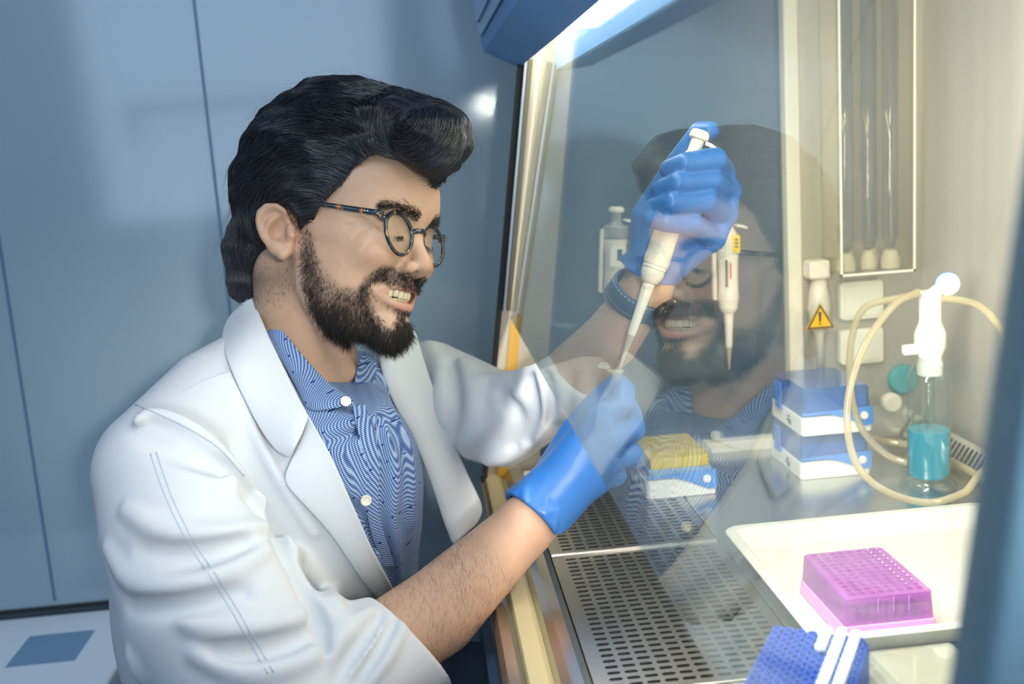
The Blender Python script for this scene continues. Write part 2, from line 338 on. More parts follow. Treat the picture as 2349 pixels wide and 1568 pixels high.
# ------------------------------------------------------------------ things in the cabinet
def at(o, u, v, d): return np.array(o)+np.array(u)*0
pip_white = mat('pipette_white', '#f0e9da', .35); pip_grey = mat('pipette_grey', '#9a9d9c', .4)
ink = mat('black_print', '#2a3340', .6); yel = mat('yellow_label', '#f3cf22', .5); redp = mat('red_print', '#c9564f', .6)
lav = mat('label_white', '#f7f5ee', .5); tipm = thin('clear_tip', '#fffdf4', '#fff8e6', .55)
def pipette(top, tip, side, label, cat, group=None, style=0, scale=1.0, hf_=.075):
    """hand pipette from plunger top to tip end; side = direction its hook points"""
    top = np.array(top, float); tip = np.array(tip, float); L = np.linalg.norm(tip-top); ax = (tip-top)/L
    side = np.array(side, float); side -= ax*np.dot(side, ax); side /= np.linalg.norm(side); nrm = np.cross(ax, side)
    t = thing('pipette', label, cat, tip, group); s = L*scale
    c = lambda f, a=0, b=0: top+ax*f*L+side*a+nrm*b
    def L8(f0, prof, name, m, n=28, par=None): return MB().lathe(c(f0), ax, [(r, h*L) for r, h in prof], n).build(name, m, par or t, smooth=False, bevel=.0006)
    def oval(f, a, b, off=0): return [c(f, off+a*math.cos(q), b*math.sin(q)) for q in [2*math.pi*i/28 for i in range(28)]]
    body = MB().loft([oval(f, a, b) for f, a, b in ((.13, .0125, .0115), (.15, .0155, .0135), (.22, .016, .0145), (.30, .0138, .013), (.40, .0132, .0125), (.50, .0138, .013), (.535, .0142, .0135), (.56, .0135, .013))]).build('body', pip_white, t, bevel=.001)
    L8(.0, [(.0085, 0), (.0098, .008), (.0098, .030), (.0088, .036)], 'plunger_button', pip_white)
    rb = MB()
    for k in range(18):
        a = 2*math.pi*k/18; p = c(.012, .0098*math.cos(a), .0098*math.sin(a)); rb.tube([p, p+ax*.018*L], .0006, 5)
    rb.build('button_ribs', pip_white, t)
    L8(.036, [(.0070, 0), (.0070, .05), (.0085, .06), (.0125, .096)], 'neck', pip_white if style != 1 else pip_grey)
    if style == 1: L8(.115, [(.0150, 0), (.0172, .01), (.0172, .07), (.016, .085)], 'collar_ring', pip_grey)
    # finger hook: curved plate
    hk = MB(); R = []
    for k in range(7):
        a = .010+k*.0026; dz = hf_+.018*(k/6)**2; w = .0105*(1-.25*(k/6)**2); R.append([c(dz+.0, a, -w), c(dz, a, w), c(dz+.016, a, w), c(dz+.016, a, -w)])
    hk.loft(R).build('finger_hook', pip_white, t, bevel=.001)
    L8(.56, [(.0128, 0), (.0132, .012), (.0118, .018), (.0126, .022), (.0124, .040), (.0095, .065), (.0070, .075)], 'tip_ejector', pip_white)
    L8(.635, [(.0068, 0), (.0058, .06), (.0046, .20), (.0040, .22)], 'shaft', pip_white)
    L8(.845, [(.0043, 0), (.0036, .02), (.0022, .09), (.0007, .155)], 'tip', tipm)
    # ejector arm beside the body
    if style: MB().loft([[c(f, -.021-o, -.004), c(f, -.0155-o, -.004), c(f, -.0155-o, .004), c(f, -.021-o, .004)] for f, o in ((.14, 0), (.2, .001), (.53, .001), (.545, 0))]).build('ejector_arm', pip_white, t, bevel=.001)
    return t, c, ax, side, nrm
# two pipettes hanging at the side window
for i, (tp, tq, st) in enumerate((((1414, 474), (1404, 830), 1), ((1668, 487), (1673, 847), 2))):
    a = P(tp[0], tp[1], 1.408); b = P(tq[0], tq[1], 1.408)
    t, c, ax, sd, nr = pipette(a, b, (1, 0, 0), ['white pipette with grey collar hanging at the side window, left of the gloved fist', 'white pipette with yellow label hanging at the side window, right of the gloved fist'][i], 'pipette', 'pipettes hanging in the cabinet', st)
    def plate(f0, f1, a0, a1, name, m, d=.0155):
        return MB().add([c(f0, a0, 0)+np.array([0, -d, 0]), c(f0, a1, 0)+np.array([0, -d, 0]), c(f1, a1, 0)+np.array([0, -d, 0]), c(f1, a0, 0)+np.array([0, -d, 0]),
                         c(f0, a0, 0)+np.array([0, -d+.003, 0]), c(f0, a1, 0)+np.array([0, -d+.003, 0]), c(f1, a1, 0)+np.array([0, -d+.003, 0]), c(f1, a0, 0)+np.array([0, -d+.003, 0])],
                        [(0, 1, 2, 3), (7, 6, 5, 4), (0, 4, 5, 1), (1, 5, 6, 2), (2, 6, 7, 3), (3, 7, 4, 0)]).build(name, m, t)
    if i == 0:
        plate(.255, .375, -.009, .011, 'label_plate', lav, .0148); plate(.262, .335, .000, .0065, 'volume_window', ink, .0152)
    else:
        plate(.14, .245, .0025, .0125, 'label_plate', yel, .0160)
        for k in range(3): plate(.16+.022*k, .172+.022*k, .005, .010, 'label_print', ink, .0163)
        plate(.29, .46, -.007, -.0045, 'body_print', ink, .0142); plate(.31, .41, -.001, .0008, 'body_print', redp, .0142)
# the pipette in the gloved left hand
PT, PB = P(1608, 300, 1.105), P(1421, 848, 1.085)
hp, hpc, hax, hsd, hnr = pipette(PT, PB, CM @ np.array([.9, -.3, .25]), 'white pipette gripped in the raised blue gloved fist with its tip in a tube', 'pipette', None, 0, 1.0, .040)
# micro tube with open cap
mt = P(1415, 848, 1.083)
tb = thing('microtube', 'tiny clear microtube with open cap pinched in the lower gloved hand', 'tube', mt-np.array([0, 0, .034]))
clearp = thin('clear_tube_plastic', '#fbfaf2', '#fffdf0', .45)
MB().lathe(mt, (0, 0, -1), [(.0068, 0), (.0068, .003), (.0055, .0035), (.0054, .020), (.0016, .034)], 20).build('tube_body', clearp, tb, smooth=True)
mtl = mt+np.array([-.014, 0, .0035])
MB().lathe(mtl, (.15, 0, 1), [(.0062, 0), (.0062, .0025), (.0045, .003), (.0045, .005)], 20).build('tube_cap', clearp, tb)
MB().box(mt[0]-.0105, mt[0]-.005, mt[1]-.001, mt[1]+.001, mt[2]-.001, mt[2]+.001).build('cap_hinge', clearp, tb)
# acrylic box with glass pipettes on the side wall
ab = thing('acrylic_holder', 'clear acrylic box of upright glass pipettes on the steel side wall', 'holder', (.606, 1.40, 1.045))
x0, x1, z0, z1, y0, y1 = .553, .657, 1.048, 1.50, 1.372, 1.4385
A_ = lambda n, b: MB().box(*b).build(n, acrylic, ab)
A_('front_plate', (x0, x1, y0, y0+.003, z0, z1)); A_('side_plate', (x0, x0+.003, y0+.003, y1, z0, z1)); A_('side_plate', (x1-.003, x1, y0+.003, y1, z0, z1)); A_('bottom_plate', (x0+.003, x1-.003, y0+.003, y1, z0, z0+.003))
edge = mat('acrylic_edge', '#f3efd8', .2)
for xx in (x0, x1-.003): MB().box(xx, xx+.003, y0-.0006, y0, z0, z1).build('edge_strip', edge, ab)
MB().box(x0, x1, y0-.0006, y0, z0, z0+.003).build('edge_strip', edge, ab)
glt = thin('glass_tube', '#e6e6df', '#ffffff', .14, .10)
for i, (x, y, r) in enumerate(((.572, 1.40, .011), (.588, 1.425, .006), (.606, 1.405, .009), (.620, 1.425, .007), (.634, 1.398, .011), (.648, 1.423, .006))):
    g = thing('glass_pipette', ['wide glass pipette at the left end of the acrylic box', 'thin glass pipette second from left in the acrylic box', 'glass pipette third from left in the acrylic box', 'glass pipette fourth from left in the acrylic box', 'wide glass pipette second from right in the acrylic box', 'thin glass pipette at the right end of the acrylic box'][i], 'pipette', (x, y, z0+.003), 'glass pipettes in the acrylic box')
    MB().lathe((x, y, z0+.028), (0, 0, 1), [(r*.4, 0), (r, .02), (r, .43)], 20).build('tube', glt, g, smooth=True)
    MB().lathe((x, y, z0+.0035), (0, 0, 1), [(r*1.15, 0), (r*1.15, .012), (r*.8, .024), (r*.5, .026)], 20).build('foot', cream, g, bevel=.001)
# sockets
for i, (v0, v1) in enumerate(((642, 736), (752, 838))):
    a = P(1925, v1, 1.43); b = P(2025, v0, 1.43)
    s = thing('wall_socket', ['upper square cream socket cover under the acrylic box', 'lower square cream socket cover under the acrylic box'][i], 'socket', (a[0]+.03, 1.43, a[2]), 'socket covers on the steel side wall')
    MB().prismy(rrect(a[0], b[0], a[2], b[2]+.002, .006), 1.425, YF-.0005).build('cover', cream, s, bevel=.003)
    MB().prismy(rrect(a[0]+.006, b[0]-.006, a[2]+.006, b[2]-.004, .004), 1.4235, 1.4252).build('flap', cream, s, bevel=.0006)
# warning sign
ws = thing('warning_sign', 'yellow triangular warning sign with black exclamation mark', 'sign', P(1881, 752, 1.405))
def tri(s_, y, name, m, th=.0012):
    c3 = P(1881, 734, 1.405); R = .0245*s_; V = [c3+np.array([R*math.sin(q), 0, R*math.cos(q)]) for q in (0, 2.0944, 4.18879)]
    V = [(v[0], y, v[2]) for v in V]; mb = MB(); k = np.array(V); rs = []
    for yy in (y, y+th): rs.append([(p[0], yy, p[2]) for p in V])
    return mb.loft(rs).build(name, m, ws, bevel=.0003)
tri(1.0, 1.4035, 'sign_plate', mat('sign_orange_edge', '#e8a92a', .4)); tri(.92, 1.4030, 'black_border', ink, .0006); tri(.74, 1.4026, 'yellow_field', mat('sign_yellow', '#fcc40c', .4), .0005)
cc = P(1881, 733, 1.4024); MB().loft([[(cc[0]-a, y, cc[2]+z) for a, z in ((.0011, -.003), (.002, .011), (-.002, .011), (-.0011, -.003))] for y in (1.4019, 1.4026)]).build('exclamation_stroke', ink, ws)
MB().lathe((cc[0], 1.4019, cc[2]-.0058), (0, 1, 0), [(.0014, 0), (.0014, .0007)], 14).build('exclamation_dot', ink, ws)
# pale tap fitting behind the sign
a = P(1880, 840, 1.424); 
tp = thing('wall_tap', 'pale cream tap fitting on the steel wall behind the warning triangle', 'tap', (a[0], 1.424, a[2]))
xx = a[0]; pale = mat('pale_fitting', '#dcd5c0', .4)
MB().lathe((xx, 1.422, a[2]), (0, 0, 1), [(.005, 0), (.006, .045), (.013, .062), (.0155, .085), (.0135, .105), (.0095, .125)], 24).build('tap_body', pale, tp, smooth=True)
MB().box(xx-.018, xx+.012, 1.408, 1.4385, a[2]+.126, a[2]+.152).build('tap_handle', cream, tp, bevel=.004)
# white knob + a teal disc painted in for a soft reflection on the steel
kc = P(2043, 922, 1.42); kn = thing('valve_knob', 'round cream valve knob low on the steel side wall left of the blue bottle', 'knob', kc)
MB().lathe((kc[0], 1.41, kc[2]), (0, 1, 0), [(.0115, 0), (.0142, .003), (.0142, .012), (.009, .016), (.006, .0295)], 28).build('knob', cream, kn, bevel=.0006)
MB().lathe((kc[0]+.026, 1.43, kc[2]+.028), (0, 1, 0), [(.020, 0), (.022, .004), (.022, .0095)], 24).build('teal_reflection', mat('teal_reflection_tone', '#5fa3a3', .4), kn, bevel=.001)
# ------------------------------------------------------------------ pipette tip boxes
lidb = thin('blue_clear_lid', '#8fb2d6', '#8fb6e6', .38, .05); lidy = thin('smoked_clear_lid', '#eef2f0', '#cfd8d0', .03, .04)
hingeb = mat('hinge_blue', '#5b8fd6', .35); boxw = mat('box_white', '#f2efe6', .4)
tips_b = mat('tips_blue', '#5a9be6', .4); tips_y = mat('tips_yellow', '#ffd800', .4)
def tip_box(x0, y0, z0, label, lid, tray_m, group, dx=.094, dy=.122, h=.058, hinge=True):
    t = thing('tip_box', label, 'pipette tip box', (x0+dx/2, y0+dy/2, z0), group)
    x1, y1 = x0+dx, y0+dy; zb = z0+h*.44; zl = z0+h
    b = MB().loft([[(x, y, z) for x, y in rrect(x0+i, x1-i, y0+i, y1-i, .006)] for z, i in ((z0+.0003, .0), (zb-.004, .0005), (zb-.003, .002), (zb, .002))]).build('base', boxw, t, bevel=.0006)
    MB().loft([[(x, y, z) for x, y in rrect(x0+i, x1-i, y0+i, y1-i, .006)] for z, i in ((zb, .004), (zb+.010, .004))]).build('rack_insert', mat('insert_'+t.name, '#a9c4e6', .4), t, bevel=.001)
    MB().loft([[(x, y, z) for x, y in rrect(x0+i, x1-i, y0+i, y1-i, .004)] for z, i in ((zb+.010, .007), (zb+(.019 if lid is lidb else .024), .007))]).build('tip_rows', tray_m, t, bevel=.001)
    # lid: open shell, walls 1.2 mm
    R = [[(x, y, z) for x, y in rrect(x0+i, x1-i, y0+i, y1-i, .006)] for z, i in ((zb-.002, .0012), (zl-.003, .003), (zl, .006))]
    MB().loft(R, cap=False).add([p for p in R[-1]], [tuple(range(len(R[-1])))]).build('lid', lid, t)
    if hinge:   # blue wave-shaped skirt on the camera-facing side, with its round pin
        w = []; n = 16
        for k in range(n+1):
            f = k/n; w.append((x0+dx*f, z0+h*(.46-.0*f-(.42*max(0, (f-.35)/.65)**1.3 if f < .93 else .30))))
        top = [(x1-.001, zb+.007), (x0, zb+.004)]
        MB().prismy(w+top, y0-.0028, y0-.0003).build('hinge_skirt', hingeb, t)
        MB().lathe((x1-.013, y0-.0045, z0+h*.37), (0, 1, 0), [(.0048, 0), (.0052, .001), (.0052, .004)], 20).build('hinge_pin', boxw, t)
    MB().box(x0-.0035, x0-.0003, y0+dy*.60, y0+dy*.78, z0+h*.30, zl-.006).build('latch', mat('latch_blue', '#3f77d0', .35), t, bevel=.001)
    pm = MB()
    for a_, b_, c_ in ((.34, .46, .16), (.34, .42, .10), (.37, .43, .24)): pm.box(x0-.0007, x0-.0002, y0+dy*a_, y0+dy*b_, z0+h*c_, z0+h*(c_+.035))
    pm.build('box_print', ink, t)
    return t
tip_box(.461, 1.282, ZW, 'white and blue pipette tip box, lower of the stack of two', lidb, tips_b, 'stacked blue tip boxes')
tip_box(.463, 1.280, ZW+.0585, 'white and blue pipette tip box, upper of the stack of two', lidb, tips_b, 'stacked blue tip boxes', h=.061)
tip_box(.254, 1.262, ZW, 'pipette tip box with yellow tips under a clear smoky lid', lidy, tips_y, None, dx=.090, dy=.12, h=.060)
# ------------------------------------------------------------------ washing bottle with hoses
bb = G(2130, 1112); bx, by = bb[0], bb[1]
wb = thing('gas_bottle', 'glass bottle half full of blue liquid with white head and hoses', 'bottle', (bx, by, ZW))
gl2 = thin('bottle_glass', '#eef2ee', '#ffffff', .04, .06); liq = thin('blue_liquid', '#84dcf2', '#58dbf7', .66, .05)
MB().lathe((bx, by, ZW+.0004), (0, 0, 1), [(.033, 0), (.034, .003), (.026, .006), (.0245, .010), (.0255, .016), (.0255, .135), (.022, .148), (.014, .156), (.013, .165)], 40, cap=False).build('glass_body', gl2, wb, smooth=True)
MB().lathe((bx, by, ZW+.012), (0, 0, 1), [(.020, 0), (.0243, .006), (.0243, .061)], 40).build('liquid', liq, wb, smooth=False, bevel=.001)
MB().tube([(bx, by, ZW+.03), (bx, by, ZW+.15)], .0042, 14).build('dip_tube', gl2, wb, smooth=True)
hp_ = MB().lathe((bx+.001, by, ZW+.141), (0, 0, 1), [(.0145, 0), (.0155, .012), (.0135, .022), (.0185, .036), (.0185, .052), (.0145, .062), (.0128, .068), (.0130, .098), (.0122, .104)], 32).build('head', white_p, wb, bevel=.0012)
MB().box(bx-.034, bx-.014, by-.005, by+.005, ZW+.168, ZW+.181).build('side_port', white_p, wb, bevel=.003)
fz = P(2166, 650, by+.002)
MB().lathe((fz[0], fz[1]-.010, fz[2]), (.35, 1, 0), [(.0075, 0), (.0138, .002), (.0138, .006), (.008, .008)], 32).build('filter_disc', white_p, wb, bevel=.0006)
MB().lathe((fz[0]+.002, fz[1]-.004, fz[2]), (.35, 1, 0), [(.0145, 0), (.0145, .0025), (.013, .0032)], 32).build('filter_rim', mat('rim_blue', '#4f8fd0', .35), wb)
MB().tube([(bx, by, ZW+.240), (fz[0]-.003, fz[1]-.004, fz[2])], .006, 12).build('filter_stem', white_p, wb)
hose = thin('hose_clear', '#f7eed4', '#efe2c2', .55, .05)
def H(pts, r=.0043, name='hose'): return MB().tube(spline(pts, 10), r, 12).build(name, hose, wb, smooth=True)
H([P(2108, 668, by-.01), P(2050, 700, by-.03), P(1985, 790, by-.05), P(1948, 900, by-.075), P(1946, 1000, by-.09), P(1975, 1080, by-.10), P(2040, 1130, by-.10), P(2130, 1152, by-.095)+[0, 0, 0], P(2210, 1130, by-.115), P(2290, 1082, by-.15), [.640, .93, .812], [.632, .78, .806]])
H([P(2108, 676, by+.005), P(2060, 683, by+.02), P(1985, 705, by+.04), P(1955, 770, by+.05), P(1950, 880, by+.05), P(1975, 980, by+.05), P(2030, 1040, by+.045), P(2085, 1062, by+.03)])
H([P(2145, 684, by), P(2200, 688, by-.02), P(2250, 704, by-.06), P(2300, 760, by-.10), P(2335, 850, by-.13), [.682, 1.0, .93], [.698, .96, .90]])
MB().lathe(P(2150, 684, by), P(2205, 688, by)-P(2150, 684, by), [(.0045, 0), (.0055, .006), (.0052, .022)], 16).build('hose_connector', clearp, wb, smooth=True)
# second hose lying by the rear grille
h2 = MB().tube(spline([(.585, 1.38, ZW+.02), (.62, 1.375, ZW+.012), (.655, 1.34, ZW+.008), (.663, 1.25, ZW+.008), (.662, 1.1, ZW+.008), (.66, .9, ZW+.008)], 10), .005, 12).build('hose', hose, None, smooth=True)
tag(h2, 'pale hose lying along the back of the work surface behind the bottle', 'hose')
# ------------------------------------------------------------------ tray, purple rack
trayw = mat('white_tray', '#bfbcb2', .3)
tr = thing('tray', 'large white rectangular tray under the purple rack', 'tray', (.44, .93, ZW))
def ringz(x0, x1, y0, y1, r, z): return [(x, y, z) for x, y in rrect(x0, x1, y0, y1, r)]
TX0, TX1, TY0, TY1 = .304, .60, .812, 1.085
MB().loft([ringz(TX0+.014, TX1-.014, TY0+.014, TY1-.014, .012, ZW+.0004), ringz(TX0+.004, TX1-.004, TY0+.004, TY1-.004, .016, ZW+.019), ringz(TX0-.004, TX1+.004, TY0-.004, TY1+.004, .02, ZW+.021),
           ringz(TX0-.004, TX1+.004, TY0-.004, TY1+.004, .02, ZW+.0235), ringz(TX0+.006, TX1-.006, TY0+.006, TY1-.006, .016, ZW+.0235), ringz(TX0+.020, TX1-.020, TY0+.020, TY1-.020, .012, ZW+.004)]).build('tray_body', trayw, tr, bevel=.0015)
purp = thin('purple_plastic', '#dfa0dc', '#cf86d2', .50, .05); purp2 = mat('purple_wells', '#b673c6', .35, sss=.2)
px0, px1, py0, py1, pz = .338, .420, .838, .945, ZW+.0045
pr = thing('tube_rack', 'translucent purple rack with rows of wells standing in the white tray', 'rack', ((px0+px1)/2, (py0+py1)/2, pz))
MB().loft([ringz(px0-.002, px1+.002, py0-.002, py1+.002, .004, pz), ringz(px0-.001, px1+.001, py0-.001, py1+.001, .004, pz+.014)]).build('rack_base', mat('purple_base', '#c88cca', .35, sss=.3), pr, bevel=.001)
w = MB()
for i in range(8):
    for j in range(12):
        cx = px0+.0105+i*(px1-px0-.021)/7; cy = py0+.0085+j*(py1-py0-.017)/11
        w.lathe((cx, cy, pz+.0145), (0, 0, 1), [(.0022, 0), (.0030, .004), (.0030, .0215), (.0035, .022), (.0035, .0236), (.0024, .0236), (.0022, .020), (.0004, .019)], 12)
w.build('wells', purp2, pr)
MB().box(px0+.004, px1-.004, py0+.003, py1-.003, pz+.032, pz+.0345).build('well_plate', purp2, pr)
R = [ringz(px0, px1, py0, py1, .004, pz+.0145), ringz(px0+.0015, px1-.0015, py0+.0015, py1-.0015, .004, pz+.0385), ringz(px0+.003, px1-.003, py0+.003, py1-.003, .004, pz+.040)]
lidp = MB().loft(R, cap=False); lidp.add(R[-1], [tuple(range(len(R[-1])))]).build('lid', purp, pr)
dm = MB()
for i in range(8):
    for j in range(12):
        cx = px0+.0105+i*(px1-px0-.021)/7; cy = py0+.0085+j*(py1-py0-.017)/11
        dm.lathe((cx, cy, pz+.0398), (0, 0, 1), [(.0034, 0), (.0034, .0009), (.0024, .0009), (.0020, .0002)], 14)
dm.build('lid_rings', purp, pr)
for k in range(3): MB().box(px0+.030+k*.014, px0+.0306+k*.014, py0-.0006, py0+.0004, pz+.024, pz+.038).build('lid_rib', purp2, pr)
# ------------------------------------------------------------------ blue rack in front
e1 = np.array([.856, -.517, 0]); e2 = np.array([-.517, -.856, 0]); o = np.array([.249, .764, ZW])
bw, bl_ = .074, .115
blue_m = mat('rack_blue', '#123a94', .7, spec=.2); blue_l = mat('rack_blue_light', '#1a48a4', .7, spec=.2)
br = thing('blue_rack', 'out-of-focus blue tube rack in the foreground below the tray', 'rack', o+e1*bw/2+e2*bl_/2)
def ob(a0, a1, b0, b1, z0, z1, r=.004): return [[tuple(o+e1*x+e2*y+np.array([0, 0, z])) for x, y in rrect(a0, a1, b0, b1, r)] for z in (z0, z1)]
MB().loft(ob(0, bw, 0, bl_, .0235, .062)).build('rack_body', blue_m, br, bevel=.002)
MB().loft(ob(.006, bw-.006, .006, bl_-.006, .001, .0235)).build('rack_skirt', blue_m, br)
cups = MB(); N8, N12 = 8, 12
for i in range(N8):
    for j in range(N12):
        c_ = o+e1*(.006+i*(bw-.012)/7)+e2*(.007+j*(bl_-.014)/11)
        cups.lathe(c_+np.array([0, 0, .062]), (0, 0, 1), [(.0040, 0), (.0040, .0045), (.0029, .0045), (.0027, .0008)], 12)
cups.build('rack_wells', blue_l, br)
tubew = mat('strip_white', '#e9edf5', .35)
def strip(i, j0, j1, label):
    c0 = o+e1*(.006+i*(bw-.012)/7); f = lambda j: c0+e2*(.007+j*(bl_-.014)/11)
    t = thing('tube_strip', label, 'tube strip', f((j0+j1)/2)+np.array([0, 0, .067]), 'white tube strips in the blue rack')
    m = MB()
    for j in range(j0, j1+1): m.lathe(f(j)+np.array([0, 0, .0668]), (0, 0, 1), [(.0034, 0), (.0040, .001), (.0040, .004), (.0030, .0058), (.001, .0062)], 14)
    m.build('caps', tubew, t, smooth=True)
    a, b = f(j0), f(j1); s = .0018
    MB().loft([[a-e1*s+[0, 0, z], a+e1*s+[0, 0, z], b+e1*s+[0, 0, z], b-e1*s+[0, 0, z]] for z in (.0675, .0705)]).build('web', tubew, t)
strip(7-.35, 0, 11, 'white tube strip nearest the right edge of the blue rack')
strip(6-.55, 0, 11, 'white tube strip in the middle of three on the blue rack')
strip(5-.75, 0, 3, 'short white tube strip, left one of three on the blue rack')
# clear plastic plate beside it
cp = thing('clear_plate', 'clear plastic plate lid lying to the right of the blue rack', 'plate', (.385, .74, ZW))
MB().box(.337, .415, .690, .798, ZW+.0005, ZW+.014).build('plate_body', thin('clear_plate_plastic', '#f2f3ee', '#f4f4ea', .22, .06), cp, bevel=.0015)
MB().box(.341, .411, .694, .794, ZW+.0145, ZW+.018).build('plate_lid', thin('clear_plate_lid', '#f4f4ee', '#f6f5ea', .18, .06), cp, bevel=.001)
# ------------------------------------------------------------------ smooth solid modelling: signed distances -> quads
def cap(a, b, ra, rb=None):
    a = np.array(a, float); b = np.array(b, float); rb = ra if rb is None else rb; ab = b-a; L2 = max(ab.dot(ab), 1e-12)
    def f(p):
        t = np.clip(((p-a) @ ab)/L2, 0, 1); return np.linalg.norm(p-a-t[:, None]*ab, axis=1)-(ra+(rb-ra)*t)
    return f
def chain(pts, rr, k=None):
    pts = [np.array(q, float) for q in pts]; rr = rr if hasattr(rr, '__len__') else [rr]*len(pts)
    fs = [cap(pts[i], pts[i+1], rr[i], rr[i+1]) for i in range(len(pts)-1)]
    def f(p):
        d = fs[0](p)
        for g in fs[1:]: d = np.minimum(d, g(p)) if not k else smin(d, g(p), k)
        return d
    return f
def ell(c, r, B=None):
    c = np.array(c, float); r = np.array(r, float); B = None if B is None else np.array([np.array(x, float)/np.linalg.norm(x) for x in B])
    def f(p):
        q = p-c
        if B is not None: q = q @ B.T
        k0 = np.linalg.norm(q/r, axis=1); k1 = np.linalg.norm(q/(r*r), axis=1)
        return k0*(k0-1)/np.maximum(k1, 1e-9)
    return f
def plane(o, n):
    o = np.array(o, float); n = np.array(n, float); n /= np.linalg.norm(n)
    return lambda p: (p-o) @ n
def mirr(f): return lambda p: f(np.stack([p[:, 0], np.abs(p[:, 1]), p[:, 2]], 1))
def smin(a, b, k):
    h = np.maximum(k-np.abs(a-b), 0)/k; return np.minimum(a, b)-h*h*k*.25
def comb(d, e, op, k):
    if op == 'u': return smin(d, e, k) if k else np.minimum(d, e)
    if op == 's': return -smin(-d, e, k) if k else np.maximum(d, -e)
    if op == 'i': return -smin(-d, -e, k) if k else np.maximum(d, e)
def sdf(ops, p):
    d = ops[0][2](p)
    for o, k, f in ops[1:]: d = comb(d, f(p), o, k)
    return d
def mesh_sdf(ops, lo, hi, h, smooth=1):
    NB = 12; lo = np.array(lo, float); hi = np.array(hi, float); nb = np.ceil((hi-lo)/(NB*h)).astype(int)
    I = np.stack(np.meshgrid(*[np.arange(n) for n in nb], indexing='ij'), -1).reshape(-1, 3)
    C = lo+(I+.5)*NB*h; Rb = NB*h*.5*math.sqrt(3)+h
    D = []; d = None
    for o, k, f in ops:
        e = f(C); D.append(e); d = e if d is None else comb(d, e, o, k)
    keep = np.abs(d) < Rb*2.2+.006; I = I[keep]; D = [e[keep] for e in D]
    g = np.stack(np.meshgrid(*[np.arange(NB+1)]*3, indexing='ij'), -1).reshape(-1, 3)*h
    n1 = NB+1; S = np.array([1, 100000, 100000*100000], dtype=np.int64)
    keys = []; pos = []; quads = []
    ci = np.stack(np.meshgrid(*[np.arange(NB)]*3, indexing='ij'), -1)
    corners = [(a, b, c) for a in (0, 1) for b in (0, 1) for c in (0, 1)]
    edges = [(a, b) for a in range(8) for b in range(a+1, 8) if sum(abs(np.array(corners[a])-np.array(corners[b]))) == 1]
    for q, ib in enumerate(I):
        base = lo+ib*NB*h; p = g+base
        v = None
        for j, (o, k, f) in enumerate(ops):
            if v is None: v = f(p); continue
            if o in 'us' and D[j][q] > Rb*2.2+k+.006: 
                continue
            v = comb(v, f(p), o, k)
        v = v.reshape(n1, n1, n1)
        if v.min() > 0 or v.max() < 0: continue
        V8 = [v[a:a+NB, b:b+NB, c:c+NB] for a, b, c in corners]
        neg = sum((x < 0).astype(int) for x in V8); act = (neg > 0) & (neg < 8)
        if act.any():
            acc = np.zeros(act.shape+(3,)); cnt = np.zeros(act.shape)
            for a, b in edges:
                va, vb = V8[a], V8[b]; cr = ((va < 0) != (vb < 0)) & act
                t = np.where(cr, va/np.where(cr, va-vb, 1), 0)
                ca = np.array(corners[a]); cb = np.array(corners[b])
                acc += np.where(cr[..., None], ca+(cb-ca)*t[..., None], 0); cnt += cr
            idx = np.nonzero(act); cc = ci[idx]
            pos.append(base+(cc+acc[idx]/cnt[idx][:, None])*h); keys.append(((cc+ib*NB+1) @ S))
        for ax in range(3):
            sl = [slice(0, NB)]*3; s2 = list(sl); s2[ax] = slice(1, n1)
            a = v[tuple(sl)] < 0; b = v[tuple(s2)] < 0; idx = np.nonzero(a != b)
            if len(idx[0]) == 0: continue
            c0 = ci[idx]+ib*NB+1; u, w = (ax+1) % 3, (ax+2) % 3
            eu = np.zeros(3, int); eu[u] = 1; ew = np.zeros(3, int); ew[w] = 1
            Q = np.stack([(c0-eu-ew) @ S, (c0-ew) @ S, c0 @ S, (c0-eu) @ S], 1)
            fl = ~a[idx]; Q[fl] = Q[fl][:, ::-1]; quads.append(Q)
    keys = np.concatenate(keys); pos = np.concatenate(pos); Q = np.concatenate(quads)
    od = np.argsort(keys); keys = keys[od]; pos = pos[od]
    ix = np.clip(np.searchsorted(keys, Q), 0, len(keys)-1); ok = (keys[ix] == Q).all(1); Fq = ix[ok]
    for _ in range(smooth):
        E_ = np.concatenate([Fq[:, [0, 1]], Fq[:, [1, 2]], Fq[:, [2, 3]], Fq[:, [3, 0]]]); s = np.zeros_like(pos); c = np.zeros(len(pos))
        for a, b in ((0, 1), (1, 0)):
            for k in range(3): s[:, k] += np.bincount(E_[:, a], pos[E_[:, b], k], len(pos))
            c += np.bincount(E_[:, a], minlength=len(pos))
        pos = pos*.5+.5*s/np.maximum(c, 1)[:, None]
    return pos, Fq
def grad(fn, p, e=.0008):
    g = np.stack([fn(p+np.eye(3)[i]*e)-fn(p-np.eye(3)[i]*e) for i in range(3)], 1); return g/np.maximum(np.linalg.norm(g, axis=1), 1e-9)[:, None]
def trace(fn, uv, t0=.5, t1=2.0):
    """first hit of each pixel ray with the solid (world space)"""
    uv = np.atleast_2d(np.array(uv, float)); R = np.array([ray(*q) for q in uv]); R /= np.linalg.norm(R, axis=1)[:, None]
    O = np.array([0, 0, CZ]); t = np.full(len(uv), t0)
    for _ in range(90): t = np.minimum(t+fn(O+R*t[:, None])*.8, t1)
    return O+R*t[:, None]
def projv(p):
    c = (np.asarray(p)-np.array([0, 0, CZ])) @ CM; return np.stack([1174.5+F*c[:, 0]/-c[:, 2], 784-F*c[:, 1]/-c[:, 2]], 1)
